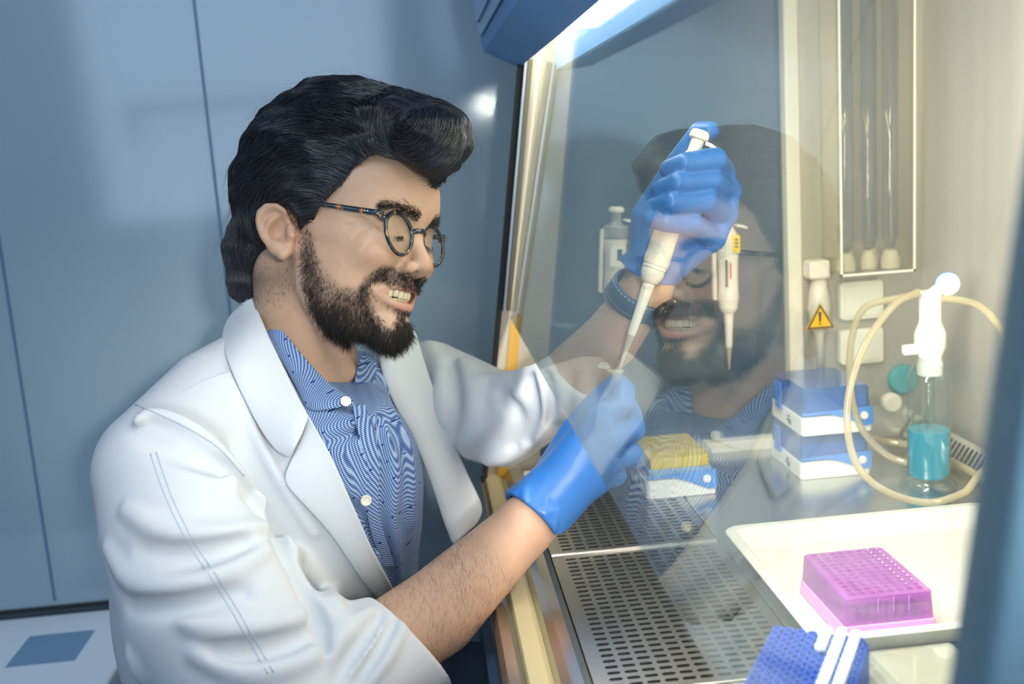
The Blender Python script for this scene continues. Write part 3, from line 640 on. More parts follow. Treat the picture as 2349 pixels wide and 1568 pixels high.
def resamp(pts, n):
    s = np.array(spline(pts, 12)); L = np.r_[0, np.cumsum(np.linalg.norm(np.diff(s, axis=0), axis=1))]; t = np.linspace(0, L[-1], n)
    return np.stack([np.interp(t, L, s[:, i]) for i in range(s.shape[1])], 1)
def ridge(fn, uvs, r, sink=.6, n=14):
    """capsule chain lying along a pixel polyline on the solid's visible surface, sunk by sink*r"""
    uv = resamp(uvs, n); h = trace(fn, uv); g = grad(fn, h)
    rr = np.array([r*math.sin(math.pi*(.12+.76*i/(n-1)))**.6 for i in range(n)])
    return chain(h-g*(rr*sink)[:, None], rr)
def inpoly(pt, poly):
    x, y = pt[:, 0], pt[:, 1]; r = np.zeros(len(pt), bool); n = len(poly)
    for i in range(n):
        x0, y0 = poly[i]; x1, y1 = poly[(i+1) % n]
        if y0 == y1: continue
        r ^= ((y0 > y) != (y1 > y)) & (x < (x1-x0)*(y-y0)/(y1-y0)+x0)
    return r
def polydist(pt, poly):
    """signed distance in pixels, negative inside"""
    d = np.full(len(pt), 1e9); n = len(poly)
    for i in range(n):
        a = np.array(poly[i], float); b = np.array(poly[(i+1) % n], float); ab = b-a
        t = np.clip(((pt-a) @ ab)/max(ab.dot(ab), 1e-9), 0, 1); d = np.minimum(d, np.linalg.norm(pt-a-t[:, None]*ab, axis=1))
    return np.where(inpoly(pt, poly), -d, d)
def colattr(o, name, vals):
    a = o.data.color_attributes.new(name, 'FLOAT_COLOR', 'POINT'); v = np.ones((len(vals), 4)); v[:, :3] = np.asarray(vals).reshape(len(vals), -1); a.data.foreach_set('color', v.ravel())
def vnoise(p, s, seed=0):
    """smooth value noise in 3-D, -1..1"""
    q = p*s; i = np.floor(q).astype(np.int64); f = q-i; f = f*f*(3-2*f); r = 0
    for a in (0, 1):
        for b in (0, 1):
            for c in (0, 1):
                h = (i[:, 0]+a)*374761393+(i[:, 1]+b)*668265263+(i[:, 2]+c)*2147483647+seed*1274126177
                h = (h ^ (h >> 13))*1274126177; h = (h ^ (h >> 16)) & 0xffff
                r = r+(h/32767.5-1)*(f[:, 0] if a else 1-f[:, 0])*(f[:, 1] if b else 1-f[:, 1])*(f[:, 2] if c else 1-f[:, 2])
    return r
def strands(name, paths, r, m, parent, **k):
    """paths: (N, n, 3) -> one mesh of fine three-sided hairs tapering to the tip"""
    paths = np.asarray(paths); N, n, _ = paths.shape; t = np.gradient(paths, axis=1); t /= np.maximum(np.linalg.norm(t, axis=2), 1e-9)[..., None]
    h = np.broadcast_to(np.array([.31, -.55, .77]), t.shape); u = np.cross(t, h); u /= np.maximum(np.linalg.norm(u, axis=2), 1e-6)[..., None]; w = np.cross(t, u)
    r = np.broadcast_to(np.asarray(r, float).reshape(-1, 1), (N, 1)) if np.ndim(r) else np.full((N, 1), r)
    tp = (1-.85*np.linspace(0, 1, n)**2.2)[None, :]*r
    V = np.stack([paths+tp[..., None]*(u*math.cos(a)+w*math.sin(a)) for a in (0, 2.094, 4.189)], 2).reshape(-1, 3)
    b = (np.arange(N)*n*3)[:, None, None]+(np.arange(n-1)*3)[None, :, None]; j = np.arange(3)[None, None, :]; j2 = (j+1) % 3
    Fq = np.stack([b+j, b+j2, b+j2+3, b+j+3], -1).reshape(-1, 4)
    return mk(name, V, Fq, m, parent, smooth=True, **k)
# ------------------------------------------------------------------ the man: head
man = thing('person', 'bearded dark-haired man in white lab coat and blue gloves, smiling at his pipette', 'person', (-.20, 1.12, .45))
HY, HP, HR, HS = .568, .088, .293, 1.024; HO = np.array([-.088, 1.166, 1.162])
hf = np.array([math.cos(HP)*math.cos(HY), -math.cos(HP)*math.sin(HY), -math.sin(HP)])
_l0 = np.array([math.sin(HY), math.cos(HY), 0]); _u0 = np.cross(hf, _l0); hl = _l0*math.cos(HR)-_u0*math.sin(HR); hu = np.cross(hf, hl)
HB_ = np.array([hf, hl, hu])
def h2w(p): return HO+HS*(np.asarray(p) @ HB_)
def w2h(p): return ((np.asarray(p)-HO) @ HB_.T)/HS
def HLc(u, v, y):
    """local head coords of the point seen at (u, v) with lateral offset y (metres, + to his left)"""
    o = w2h(np.array([[0, 0, CZ]]))[0]; d = (ray(u, v) @ HB_.T)/HS; t = (y-o[1])/d[1]; return o+d*t
mm = lambda *a: np.array(a)/1000.
H = []
def hu_(k, f): H.append(('u', k/1000, f))
def hs_(k, f): H.append(('s', k/1000, f))
H.append(('u', 0, ell(mm(-4, 0, 46), mm(96, 74, 80))))
hu_(30, ell(mm(44, 0, 46), mm(53, 58, 52)))
hu_(30, ell(mm(36, 0, -22), mm(52, 56, 68)))
hu_(18, mirr(chain([mm(2, 56, -18), mm(12, 53, -56), mm(46, 34, -84), mm(76, 10, -90)], mm(16, 15, 14, 14))))
hu_(16, ell(mm(76, 0, -88), mm(17, 20, 17)))
hu_(14, mirr(chain([mm(86, 6, 34), mm(81, 26, 37), mm(67, 46, 32)], mm(8, 8, 7))))
hs_(14, mirr(ell(mm(97, 30, 14), mm(13, 18, 10))))
hu_(26, mirr(ell(mm(34, 38, 8), mm(38, 26, 40))))
hu_(24, mirr(ell(mm(34, 38, -38), mm(34, 24, 38))))
hu_(12, mirr(chain([mm(66, 47, 0), mm(44, 58, -2), mm(12, 64, 0)], mm(11, 9, 8))))
hu_(14, mirr(ell(mm(68, 40, -16), mm(22, 20, 17))))          # raised smiling cheek
hu_(16, ell(mm(68, 0, -48), mm(24, 34, 26)))
hu_(7, mirr(ell(mm(71, 32, 11), mm(14, 16, 12))))             # closed lids over the eyeball
hu_(8, chain([mm(83, 0, 27), mm(89.5, 0, 9), mm(102, 0, -12)], mm(6.5, 5.8, 7.5)))
hu_(7, ell(mm(104, 0, -19.5), mm(10.5, 11, 9)))
hu_(5, mirr(ell(mm(93, 13.5, -24), mm(12, 6, 7.5))))
hu_(5, chain([mm(102, 0, -27), mm(91, 0, -32)], mm(4, 4.5)))
hs_(2, mirr(ell(mm(96, 9.3, -29.8), mm(8.5, 4.6, 4.6), [(1, -.25, .25), (.25, 1, 0), (-.25, 0, 1)])))
hu_(5, mirr(chain([mm(92, 0, -43.5), mm(90, 9, -42.5), mm(83, 20, -42.5), mm(74, 29, -44), mm(67, 32, -46)], mm(4.2, 4.6, 4.2, 3.2, 2.2))))  # upper lip
hu_(5, mirr(chain([mm(90, 0, -63.5), mm(88, 9, -63), mm(82, 19, -60.5), mm(73, 28, -54.5), mm(66, 32, -48.5)], mm(5.2, 5.2, 4.6, 3.4, 2.2))))  # lower lip
hs_(2.5, mirr(chain([mm(93, 0, -53), mm(90, 10, -52.8), mm(83, 19, -51.5), mm(75, 27, -49.5), mm(70, 31, -47.5)], mm(5.7, 5.9, 5.8, 4.8, 2.0))))
hs_(1, ell(mm(66, 0, -52.5), mm(25, 27, 8.5)))
hs_(5, mirr(chain([mm(92, 19, -21), mm(85, 28, -31), mm(77, 37, -46)], mm(1.8, 2.8, 1.8))))   # smile fold
hs_(4, chain([mm(92, -7, -75), mm(93, 0, -76), mm(92, 7, -75)], mm(3, 4, 3)))
# neck into chest
nk = [w2h(P(*q)[None])[0] for q in ((690, 640, 1.165), (700, 760, 1.178), (700, 860, 1.19), (670, 990, 1.18))]
hu_(22, chain(nk, [.050, .053, .060, .075]))
hu_(16, chain([w2h(P(735, 700, 1.105)[None])[0], w2h(P(792, 850, 1.150)[None])[0]], [.012, .010]))
# near ear, drawn from its outline; the far ear is its mirror image
YE = -.0835
def E(u, v, y=YE): return HLc(u, v, y)
def ear(sg):
    f = lambda p: p*np.array([1, sg, 1])
    ep = lambda *q: f(E(*q))
    out = []
    out.append(('u', .006, chain([ep(652, 560, -.077), ep(640, 530, -.077), ep(632, 500, -.079)], [.011, .017, .014])))
    out.append(('u', .004, chain([f(x) for x in (E(658, 498, -.079), E(650, 484, -.086), E(634, 474, -.0895), E(612, 474, -.092), E(597, 488, -.0945), E(594, 506, -.0955), E(597, 524, -.0945), E(604, 542, -.092), E(615, 557, -.089), E(628, 570, -.086))], [.0025, .0032, .0036, .0038, .0040, .0038, .0036, .0036, .0036, .0050])))
    out.append(('u', .006, chain([ep(632, 570, -.085), ep(648, 584, -.084), ep(660, 576, -.081)], [.0050, .0058, .0048])))
    out.append(('s', .003, chain([ep(648, 494, -.092), ep(630, 490, -.0935), ep(611, 496, -.095), ep(606, 510, -.0955), ep(608, 528, -.095), ep(616, 545, -.0925)], [.0042, .0052, .0036, .0022, .0022, .0020])))
    out.append(('u', .004, chain([ep(650, 503, -.083), ep(632, 506, -.087), ep(617, 512, -.090), ep(615, 526, -.0905), ep(622, 542, -.089), ep(634, 551, -.0865), ep(646, 551, -.0855)], [.0022, .0026, .0032, .0034, .0034, .0034, .0030])))
    out.append(('s', .004, chain([ep(643, 516, -.088), ep(636, 530, -.088), ep(650, 545, -.087), ep(659, 556, -.087)], [.0085, .0090, .0055, .0028])))
    out.append(('u', .005, chain([ep(668, 524, -.079), ep(669, 540, -.0815), ep(666, 552, -.079)], [.0040, .0045, .0035])))
    return out
H += ear(1)+ear(-1)
HF = lambda p: sdf(H, p)
HW = lambda p: sdf(H, w2h(p))*HS
def Hridge(uvs, r, sink, n=10):
    g = ridge(HW, uvs, r*HS, sink, n); return lambda p: g(h2w(p))/HS
H0 = list(H)
for uvs, r in (([(846, 508), (828, 500), (806, 500)], .0011), ([(845, 513), (820, 512), (790, 520)], .0012), ([(850, 520), (832, 528), (812, 545)], .0011), ([(870, 552), (850, 556), (832, 572)], .0011)):
    H.append(('s', .003, Hridge(uvs, r, .3)))
for uvs, r in (([(862, 526), (884, 542), (905, 545)], .0022),): H.append(('u', .006, Hridge(uvs, r, .7)))
pts, Fq = mesh_sdf(H, mm(-115, -105, -250), mm(135, 105, 140), .0016, smooth=1)
headV = h2w(pts); headF = Fq
# shoulders, arms and hands of the same body (coarser lattice)
def fing(ps, rr): return chain([P(*q) for q in ps], rr)
ARM_L = [P(1005, 905, 1.33), P(1165, 985, 1.25), P(1400, 778, 1.165), P(1482, 665, 1.140)]
ARM_R = [P(380, 1095, .985), P(640, 1640, .90), P(1000, 1405, .985), P(1205, 1205, 1.035)]
def hand_left(g):
    o = []
    W_ = P(1492, 630, 1.142)
    mcp = [P(1652, 392, 1.130), P(1668, 440, 1.134), P(1660, 492, 1.132), P(1634, 545, 1.126)]
    for i, m_ in enumerate(mcp): o.append(('u', .010, cap(W_+(m_-W_)*.12+np.array([0, 0, .0]), m_, .021+g, .0125+g)))
    o.append(('u', .008, chain(mcp, .0115+g)))
    o.append(('u', .012, chain([P(1492, 600, 1.130), P(1492, 500, 1.132), P(1545, 400, 1.134)], [.022+g, .020+g, .013+g])))
    o.append(('u', .005, chain([P(1500, 478, 1.132), P(1558, 372, 1.136), P(1606, 304, 1.130), P(1627, 300, 1.122)], [.0155+g, .0125+g, .0108+g, .0092+g])))
    o.append(('u', .010, chain([P(1560, 540, 1.135), P(1600, 450, 1.140)], [.022+g, .022+g])))
    fs = [([(1652, 392, 1.130), (1640, 366, 1.092), (1572, 376, 1.071), (1534, 388, 1.086)], [.0125, .0118, .0105, .0088]),
          ([(1668, 440, 1.134), (1630, 413, 1.088), (1556, 420, 1.066), (1514, 436, 1.082)], [.0125, .0120, .0108, .0090]),
          ([(1660, 492, 1.132), (1618, 460, 1.082), (1543, 466, 1.063), (1501, 476, 1.079)], [.0122, .0118, .0106, .0088]),
          ([(1634, 545, 1.126), (1585, 512, 1.078), (1527, 508, 1.066), (1492, 501, 1.076)], [.0115, .0108, .0098, .0082])]
    for ps, rr in fs: o.append(('u', .0035, fing(ps, [r+g for r in rr])))
    return o
def hand_right(g):
    o = []; W_ = P(1240, 1165, 1.045)
    mcp = [P(1368, 965, 1.056), P(1392, 1010, 1.050), P(1385, 1058, 1.048), P(1360, 1100, 1.052)]
    for m_ in mcp: o.append(('u', .012, cap(W_+(m_-W_)*.1, m_, .026+g, .0155+g)))
    o.append(('u', .010, chain(mcp, .0135+g)))
    fs = [([(1368, 965, 1.056), (1428, 925, 1.062), (1432, 895, 1.075), (1424, 880, 1.088)], [.0135, .0115, .0102, .0085]),
          ([(1392, 1010, 1.050), (1452, 985, 1.062), (1448, 950, 1.090), (1432, 915, 1.102)], [.0140, .0120, .0105, .0088]),
          ([(1385, 1058, 1.048), (1448, 1040, 1.062), (1430, 1020, 1.096), (1395, 1015, 1.105)], [.0135, .0115, .0102, .0085]),
          ([(1360, 1100, 1.052), (1412, 1090, 1.064), (1400, 1070, 1.094), (1370, 1062, 1.102)], [.0125, .0105, .0092, .0078])]
    for ps, rr in fs: o.append(('u', .005, fing(ps, [r+g for r in rr])))
    o.append(('u', .010, chain([P(1262, 1110, 1.072), P(1325, 990, 1.082), P(1374, 920, 1.090), P(1404, 884, 1.094)], [.022+g, .0175+g, .0125+g, .0098+g])))
    return o
B = [('u', 0, ell(P(610, 1360, 1.17), (.095, .14, .20), [(.80, -.60, .0), (.60, .80, 0), (0, 0, 1)]))]
B.append(('u', .05, chain([P(400, 1090, 1.0), P(560, 945, 1.11), P(700, 930, 1.19), P(960, 930, 1.32)], [.036, .036, .045, .038])))
B.append(('u', .02, chain([h2w(q) for q in nk[1:]], [.048, .053, .06])))
B.append(('u', .03, chain(ARM_R, [.042, .040, .043, .030])))
B.append(('u', .03, chain(ARM_L, [.040, .034, .033, .0265])))
B.append(('u', .012, cap(ARM_R[3], P(1250, 1160, 1.047), .0275, .026)))
B.append(('u', .012, cap(ARM_L[3], P(1492, 625, 1.142), .0265, .024)))
B += hand_left(-.0014)+hand_right(-.0014)
bp_, bf = mesh_sdf(B, (-.48, .78, .55), (.36, 1.46, 1.36), .0032, smooth=2)
V = np.concatenate([headV, bp_]); Fb = np.concatenate([headF, bf+len(headV)])
def skinmat():
    m, nt, b = newmat('skin'); N = nt.nodes.new; L = nt.links.new
    va = N('ShaderNodeVertexColor'); va.layer_name = 'tint'; L(va.outputs[0], b.inputs['Base Color'])
    b.inputs['Roughness'].default_value = .46; b.inputs['Specular IOR Level'].default_value = .45
    b.inputs['Subsurface Weight'].default_value = .25; b.inputs['Subsurface Radius'].default_value = (1, .35, .2); b.inputs['Subsurface Scale'].default_value = .004
    bump(nt, b, 900, .35, (1, 1, 1), 3, .0006); return m
body = mk('body', V, Fb, skinmat(), man, smooth=True)
# ---- where hair grows, lips, blush: outlines on the right side of the face, mirrored to the left
BEARD = [(690, 500), (716, 498), (722, 560), (742, 612), (780, 655), (818, 662), (838, 640), (862, 622), (880, 612), (905, 615), (945, 630), (962, 640), (960, 668), (950, 690), (946, 730), (948, 770), (935, 800), (905, 815), (850, 806), (800, 795), (750, 765), (715, 715), (695, 650), (690, 590)]
MOUTH = [(848, 648), (870, 645), (915, 655), (945, 665), (944, 700), (936, 716), (915, 708), (880, 690), (856, 672)]
BARE = [(848, 668), (862, 682), (900, 706), (915, 722), (905, 738), (900, 752), (884, 745), (862, 715), (850, 690)]
def facepx(Vw):
    l = w2h(Vw); l2 = l*np.array([1, 1, 1]); l2[:, 1] = -np.abs(l[:, 1]); return projv(h2w(l2)), l
def bearddens(Vw):
    px, l = facepx(Vw); d = polydist(px, BEARD); m1 = np.clip(.5-d/16, 0, 1); mo = np.clip(.5+polydist(px, MOUTH)/8, 0, 1); ba = np.clip(.35+polydist(px, BARE)/18, .0, 1)
    cheek = np.clip((px[:, 1]-600)/110+np.clip((748-px[:, 0])/34, 0, 1)+np.clip((px[:, 0]-820)/20, 0, 1), .25, 1)
    front = np.clip((l[:, 0]-(-.012))/.012, 0, 1); return m1*mo*ba*cheek*front*(l[:, 2] > -.13)
skin = np.array(lin('#c09c83'))[:3]; deep = np.array(lin('#b0755e'))[:3]; lipc = np.array(lin('#c97a72'))[:3]; dk = np.array(lin('#4a3a33'))[:3]
C = np.tile(skin, (len(V), 1)); nh = len(headV); px, loc = facepx(headV)
C *= (1+.05*vnoise(V, 60, 3)+.03*vnoise(V, 220, 4))[:, None]
def blend(mask, col, a=1.0, i0=0, i1=None): C[i0:i1] = C[i0:i1]*(1-(mask*a)[:, None])+col*(mask*a)[:, None]
r_ = lambda c, rad: np.exp(-np.sum((loc*np.array([1, 1, 1])-np.array([c[0]/1000, 0, c[2]/1000])-np.stack([0*loc[:, 0], np.sign(loc[:, 1])*c[1]/1000, 0*loc[:, 0]], 1))**2, 1)/(rad/1000)**2)
blend(r_((72, 42, -14), 20), deep, .35, 0, nh); blend(r_((114, 3, -20), 14), deep, .35, 0, nh); blend(r_((0, 88, 0), 26), deep, .32, 0, nh)
LU = mirr(chain([mm(92, 0, -44.5), mm(90, 9, -43.5), mm(83, 20, -43.5), mm(74, 29, -45)], mm(4.4, 4.6, 3.8, 2.2))); LD = mirr(chain([mm(90, 0, -64), mm(88, 9, -63.5), mm(82, 19, -60.5), mm(73, 28, -54)], mm(5.0, 5.0, 4.2, 2.6)))
ld_ = np.minimum(LU(loc), LD(loc)); blend(np.clip(.5-(ld_-.0004)/.0014, 0, 1), lipc, .9, 0, nh)
blend(np.clip(-.2-ell(mm(64, 0, -52.5), mm(25, 27.5, 9.5))(loc)/.003, 0, 1)*(loc[:, 0] < .086), np.array(lin('#6b2f2a'))[:3], .9, 0, nh)
inm = ((loc[:, 0] < .0945) & (np.abs(loc[:, 1]) < .026) & (loc[:, 2] > -.071) & (loc[:, 2] < -.048) & (loc[:, 0] > .06) & (HF(loc) > -.004) & (polydist(px, MOUTH) < -4))
bd = bearddens(headV); blend(bd, dk, .78, 0, nh)
neck = np.clip((700-px[:, 0])/60, 0, 1)*np.clip((px[:, 1]-600)/40, 0, 1)*np.clip((700-px[:, 1])/60, 0, 1)*(loc[:, 0] < 0); blend(neck, dk, .5, 0, nh)
colattr(body, 'tint', C)
# eyes peeking between the lids
eyew = mat('eye_white', '#d9cfc6', .15); eyed = mat('iris_dark', '#231813', .1)
for sg in (-1, 1):
    e = mm(71, 32*sg, 9.5); c_ = h2w(e)
    f_ = hf*.97-hu*.30
    m = MB(); m.lathe(c_-f_*.0125, f_, [(.0125*math.sin(t), .0125*(1-math.cos(t))) for t in np.linspace(.02, 3.1, 14)], 20)
    m.build('eye', eyew, man, smooth=True)
# teeth
teeth_m = mat('teeth', '#e3d7b8', .2, spec=.6, sss=.1)
arc = lambda a: mm(62, 0, 0)+np.array([.0345*math.cos(a), .030*math.sin(a), 0])
gum = MB(); T = []
for row, z0, zt_, ws in (('upper', -42, -55.5, (8.6, 7.0, 7.8, 7.0, 7.0)), ('lower', -63, -55.4, (5.6, 6, 6.8, 7, 7))):
    for sg in (-1, 1):
        a = 0
        for k, wd in enumerate(ws):
            rad = .033 if row == 'upper' else .0305
            a1 = a+wd/1000/rad; am = (a+a1)/2*sg; c0 = mm(52.5 if row == 'upper' else 52.3, 0, 0)+np.array([rad*math.cos(am), rad*.93*math.sin(am), 0])
            tn = np.array([-math.sin(am), math.cos(am), 0]); nn = np.array([math.cos(am), math.sin(am), 0]); hw = wd/2000*.93; mb = MB(); R = []
            zl = [z0, z0+(zt_-z0)*.55, z0+(zt_-z0)*.9, zt_+(-1.0 if k == 2 and row == 'upper' else (.8 if k == 1 and row == 'upper' else 0))]
            for z, s_, o_ in zip(zl, (.82, 1, .95, .75), (0, .0012, .0004, -.0004)):
                cc = np.array([c0[0], c0[1], z/1000]); R.append([h2w(cc+tn*hw*s_*math.cos(q)+nn*(.0028*s_*math.sin(q)+o_)) for q in [2*math.pi*i/12 for i in range(12)]])
            mb.loft(R); T.append((mb, row)); a = a1
for nm in ('upper', 'lower'):
    m = MB()
    for mb, row in T:
        if row == nm: m.add(mb.V, mb.F)
    m.build(nm+'_teeth', teeth_m, man, smooth=True)
mm_ = MB(); mm_.add(*[[tuple(h2w(mm(47, 0, -52)+mm(28*math.cos(a)*math.cos(b), 24*math.sin(a)*math.cos(b), 15*math.sin(b)))) for b in np.linspace(-1.5, 1.5, 8) for a in np.linspace(0, 2*math.pi, 16, endpoint=False)], [(i*16+j, i*16+(j+1) % 16, (i+1)*16+(j+1) % 16, (i+1)*16+j) for i in range(7) for j in range(16)]])
mm_.build('mouth_lining', mat('mouth_dark', '#5a2622', .5), man, smooth=True)
# ------------------------------------------------------------------ gloves
def glovemat(name, col, sh):
    m = mat(name, col, .38, spec=.5, bmp=(70, .25, (1, 1, 1), 3, .002)); b = m.node_tree.nodes['Principled BSDF']
    b.inputs['Subsurface Weight'].default_value = .15; b.inputs['Subsurface Scale'].default_value = .004; b.inputs['Subsurface Radius'].default_value = (.3, .5, 1); return m
glv = glovemat('nitrile_blue', '#2f70ba', 0)
def glove(hand, wrist, back, rr, cuff_at, name, lo, hi, label, seed):
    ops = hand(.0012); ax = np.array(wrist)-np.array(back); ax /= np.linalg.norm(ax)
    c0 = np.array(wrist)-ax*cuff_at
    ops.append(('u', .012, cap(np.array(wrist)+ax*.012, c0, rr[0], rr[1])))
    ops.append(('u', .004, cap(c0+ax*.004, c0-ax*.002, rr[1]+.002, rr[1]+.003)))
    rs = np.random.RandomState(seed); e1 = np.cross(ax, [0, 0, 1.]); e1 /= np.linalg.norm(e1); e2 = np.cross(ax, e1)
    for k in range(13):     # creases running obliquely from the cuff towards the hand
        a0 = k*.5+rs.rand()*.3; pts = []
        for j in range(5):
            t = j/4; a = a0+.5*t*(1 if k % 2 else -1); r = rr[1]+(rr[0]-rr[1])*t*.6+.0015; pts.append(c0+ax*(.0+cuff_at*1.1*t)+(e1*math.cos(a)+e2*math.sin(a))*r)
        ops.append(('u', .0035, chain(pts, [.0034, .0040, .0036, .0028, .0010])))
    ops.append(('i', .001, plane(c0, -ax)))
    ops.append(('s', .001, cap(c0-ax*.02, c0+ax*.010, rr[1]-.0006, rr[1]-.003)))
    v, f = mesh_sdf(ops, lo, hi, .0019, smooth=1)
    return mk(name, v, f, glv, man, smooth=True, label=label)
glove(hand_left, P(1490, 612, 1.141), P(1444, 715, 1.155), (.0262, .0282), .006, 'glove', (.15, 1.02, 1.05), (.37, 1.20, 1.30), 'blue nitrile glove gripping the pipette', 1)
glove(hand_right, P(1245, 1160, 1.046), P(1150, 1262, 1.022), (.031, .0335), .018, 'glove', (.05, .95, .86), (.27, 1.15, 1.08), 'blue nitrile glove pinching the microtube', 2)
# ------------------------------------------------------------------ shirt and lab coat
TB = [(.80, -.60, 0), (.60, .80, 0), (0, 0, 1)]
tc_ = P(625, 1350, 1.165)
form = [('u', 0, ell(tc_, (.128, .175, .235), TB)), ('u', .05, chain([P(365, 1065, 1.0), P(495, 925, 1.095), P(600, 865, 1.155), P(720, 900, 1.19), P(960, 905, 1.33)], [.046, .040, .042, .054, .046]))]
form.append(('u', .03, chain([P(690, 800, 1.18), P(690, 900, 1.185)], [.056, .062])))
form.append(('u', .06, cap(P(850, 1230, 1.17), P(845, 1500, 1.17), .048)))
form.append(('u', .04, ell(P(760, 1125, 1.115), (.09, .115, .12), TB)))
fshirt = lambda p: sdf(form, p)
SH = list(form)
for uvs, r in (([(800, 960), (835, 1060), (842, 1180), (870, 1280), (880, 1340)], .004), ([(850, 930), (905, 1060), (900, 1200), (915, 1330)], .005), ([(880, 900), (940, 1040), (945, 1200)], .004),
               ([(780, 1050), (800, 1130), (810, 1220)], .003), ([(735, 985), (790, 975), (820, 960)], .004)): SH.append(('u', .012, ridge(fshirt, uvs, r, .55)))
for uvs, r in (([(815, 960), (852, 1060), (858, 1180), (880, 1270)], .0035), ([(870, 960), (880, 1080), (880, 1200), (900, 1320)], .006), ([(760, 1010), (800, 1000), (830, 985)], .003), ([(775, 1120), (840, 1200), (860, 1260)], .003)):
    SH.append(('s', .008, ridge(fshirt, uvs, r, .1)))
SH.append(('s', .004, chain([h2w(q) for q in nk[:3]]+[P(700, 880, 1.19)], [.057, .058, .060, .055])))
SH.append(('i', .002, plane(P(790, 915, 1.1), (.45, -.2, 1.1))))
v, f = mesh_sdf(SH, (-.48, .86, .6), (.2, 1.48, 1.12), .003, smooth=1)
def shirtmat():
    m, nt, b = newmat('gingham_shirt'); N = nt.nodes.new; L = nt.links.new
    tcn = N('ShaderNodeTexCoord'); mp = N('ShaderNodeMapping'); mp.inputs['Rotation'].default_value = (.25, .35, .62); L(tcn.outputs['Object'], mp.inputs[0]); sp = N('ShaderNodeSeparateXYZ'); L(mp.outputs[0], sp.inputs[0])
    def mth(op, a, c=None, d=None):
        n = N('ShaderNodeMath'); n.operation = op
        for i, x in enumerate((a, c, d)):
            if x is None: continue
            if isinstance(x, (int, float)): n.inputs[i].default_value = x
            else: L(x, n.inputs[i])
        return n.outputs[0]
    def st(o, per): return mth('MULTIPLY_ADD', mth('SINE', mth('MULTIPLY', o, 6.2832/per)), .5, .5)
    s1 = st(sp.outputs[0], .0018); s2 = st(sp.outputs[2], .0018); mixv = mth('MULTIPLY', mth('ADD', s1, s2), .5)
    cr = N('ShaderNodeValToRGB'); cr.color_ramp.elements[0].color = lin('#1f4683'); cr.color_ramp.elements[1].color = lin('#adc0dc'); cr.color_ramp.elements[0].position = .30; cr.color_ramp.elements[1].position = .85
    L(mixv, cr.inputs[0])
    d1 = mth('GREATER_THAN', mth('MULTIPLY', st(sp.outputs[0], .016), st(sp.outputs[2], .018)), .965)
    mx = N('ShaderNodeMix'); mx.data_type = 'RGBA'; L(d1, mx.inputs[0]); L(cr.outputs[0], mx.inputs[6]); mx.inputs[7].default_value = lin('#1c3878')
    L(mx.outputs[2], b.inputs['Base Color']); b.inputs['Roughness'].default_value = .8; b.inputs['Specular IOR Level'].default_value = .2; return m
shm = shirtmat()
shirt = mk('shirt', v, f, shm, man, smooth=True, label='blue and white finely checked shirt')
coat_m = mat('lab_coat_white', '#cbcfd4', .75, spec=.25, bmp=(700, .12, (1, 1, 1), 2, .0004))
EDGE = [(560, 640), (590, 705), (640, 818), (705, 950), (762, 1050), (850, 1250), (925, 1392), (1010, 1600), (1400, 1700), (1400, 560), (560, 560)]
cR0, cR1 = P(945, 1474, .967), P(1205, 1205, 1.035); axR = (cR1-cR0)/np.linalg.norm(cR1-cR0)
def cuffcut(p):
    s_ = (p-cR0) @ axR; rad_ = np.linalg.norm(p-cR0-s_[:, None]*axR, axis=1); return np.where((s_ < .075) & (rad_ < .066), s_, -1)
CF = [('u', 0, ell(tc_, (.142, .190, .249), TB)), ('u', .05, chain([P(362, 1062, 1.0), P(490, 915, 1.09), P(590, 855, 1.15), P(720, 890, 1.19)], [.056, .052, .052, .060]))]
CF.append(('u', .03, chain([P(670, 790, 1.19), P(680, 900, 1.185)], [.060, .068])))
CF.append(('u', .04, ell(P(752, 1125, 1.115), (.103, .128, .133), TB)))
CO = list(CF)
def edgecut(p):
    px = projv(p); return polydist(px, EDGE)*p[:, 1]/F
CO.append(('s', .002, edgecut))
CO.append(('s', .002, fshirt))
CO.append(('s', .003, chain([h2w(q) for q in nk[:3]], [.060, .060, .062])))
CO.append(('u', .007, chain([P(372, 1085, .985), P(415, 1210, .955), P(492, 1390, .93), P(640, 1640, .90)], [.063, .072, .083, .080])))
CO.append(('u', .03, chain([P(640, 1640, .90), P(800, 1545, .925), P(928, 1482, .962)], [.078, .066, .054])))
fsl = lambda p: sdf(CO, p)
CO.append(('i', .003, cuffcut))
fsl1 = [CO[0], CO[3+1]] 
slv = [('u', 0, chain([P(372, 1085, .985), P(415, 1210, .955), P(492, 1390, .93), P(640, 1640, .90)], [.063, .072, .083, .080])), ('u', .03, chain([P(640, 1640, .90), P(800, 1545, .925), P(928, 1482, .962)], [.078, .066, .054])),
       ('u', .022, CF[0][2]), ('u', .05, CF[1][2]), ('u', .04, CF[3][2])]
fslv = lambda p: sdf(slv, p)
RID = [([(290, 985), (350, 945), (450, 985), (540, 1070), (600, 1150)], .009), ([(640, 1230), (690, 1330), (760, 1450)], .010), ([(290, 1170), (370, 1215), (480, 1225), (600, 1205)], .012), ([(250, 1260), (300, 1330), (400, 1345), (520, 1310), (610, 1260)], .013),
       ([(430, 1060), (520, 1090), (600, 1150)], .010), ([(400, 1400), (480, 1440), (620, 1430), (720, 1400)], .014), ([(450, 1500), (560, 1540), (680, 1520), (760, 1470)], .013), ([(620, 1210), (690, 1290), (760, 1380), (790, 1450)], .014),
       ([(760, 1500), (800, 1440), (850, 1400)], .008), ([(800, 1540), (850, 1480), (890, 1420)], .007), ([(840, 1568), (890, 1500), (925, 1430)], .006), ([(300, 1500), (330, 1560)], .01), ([(330, 830), (420, 790), (500, 740)], .010), ([(520, 860), (600, 1010), (640, 1090), (720, 1220)], .006)]
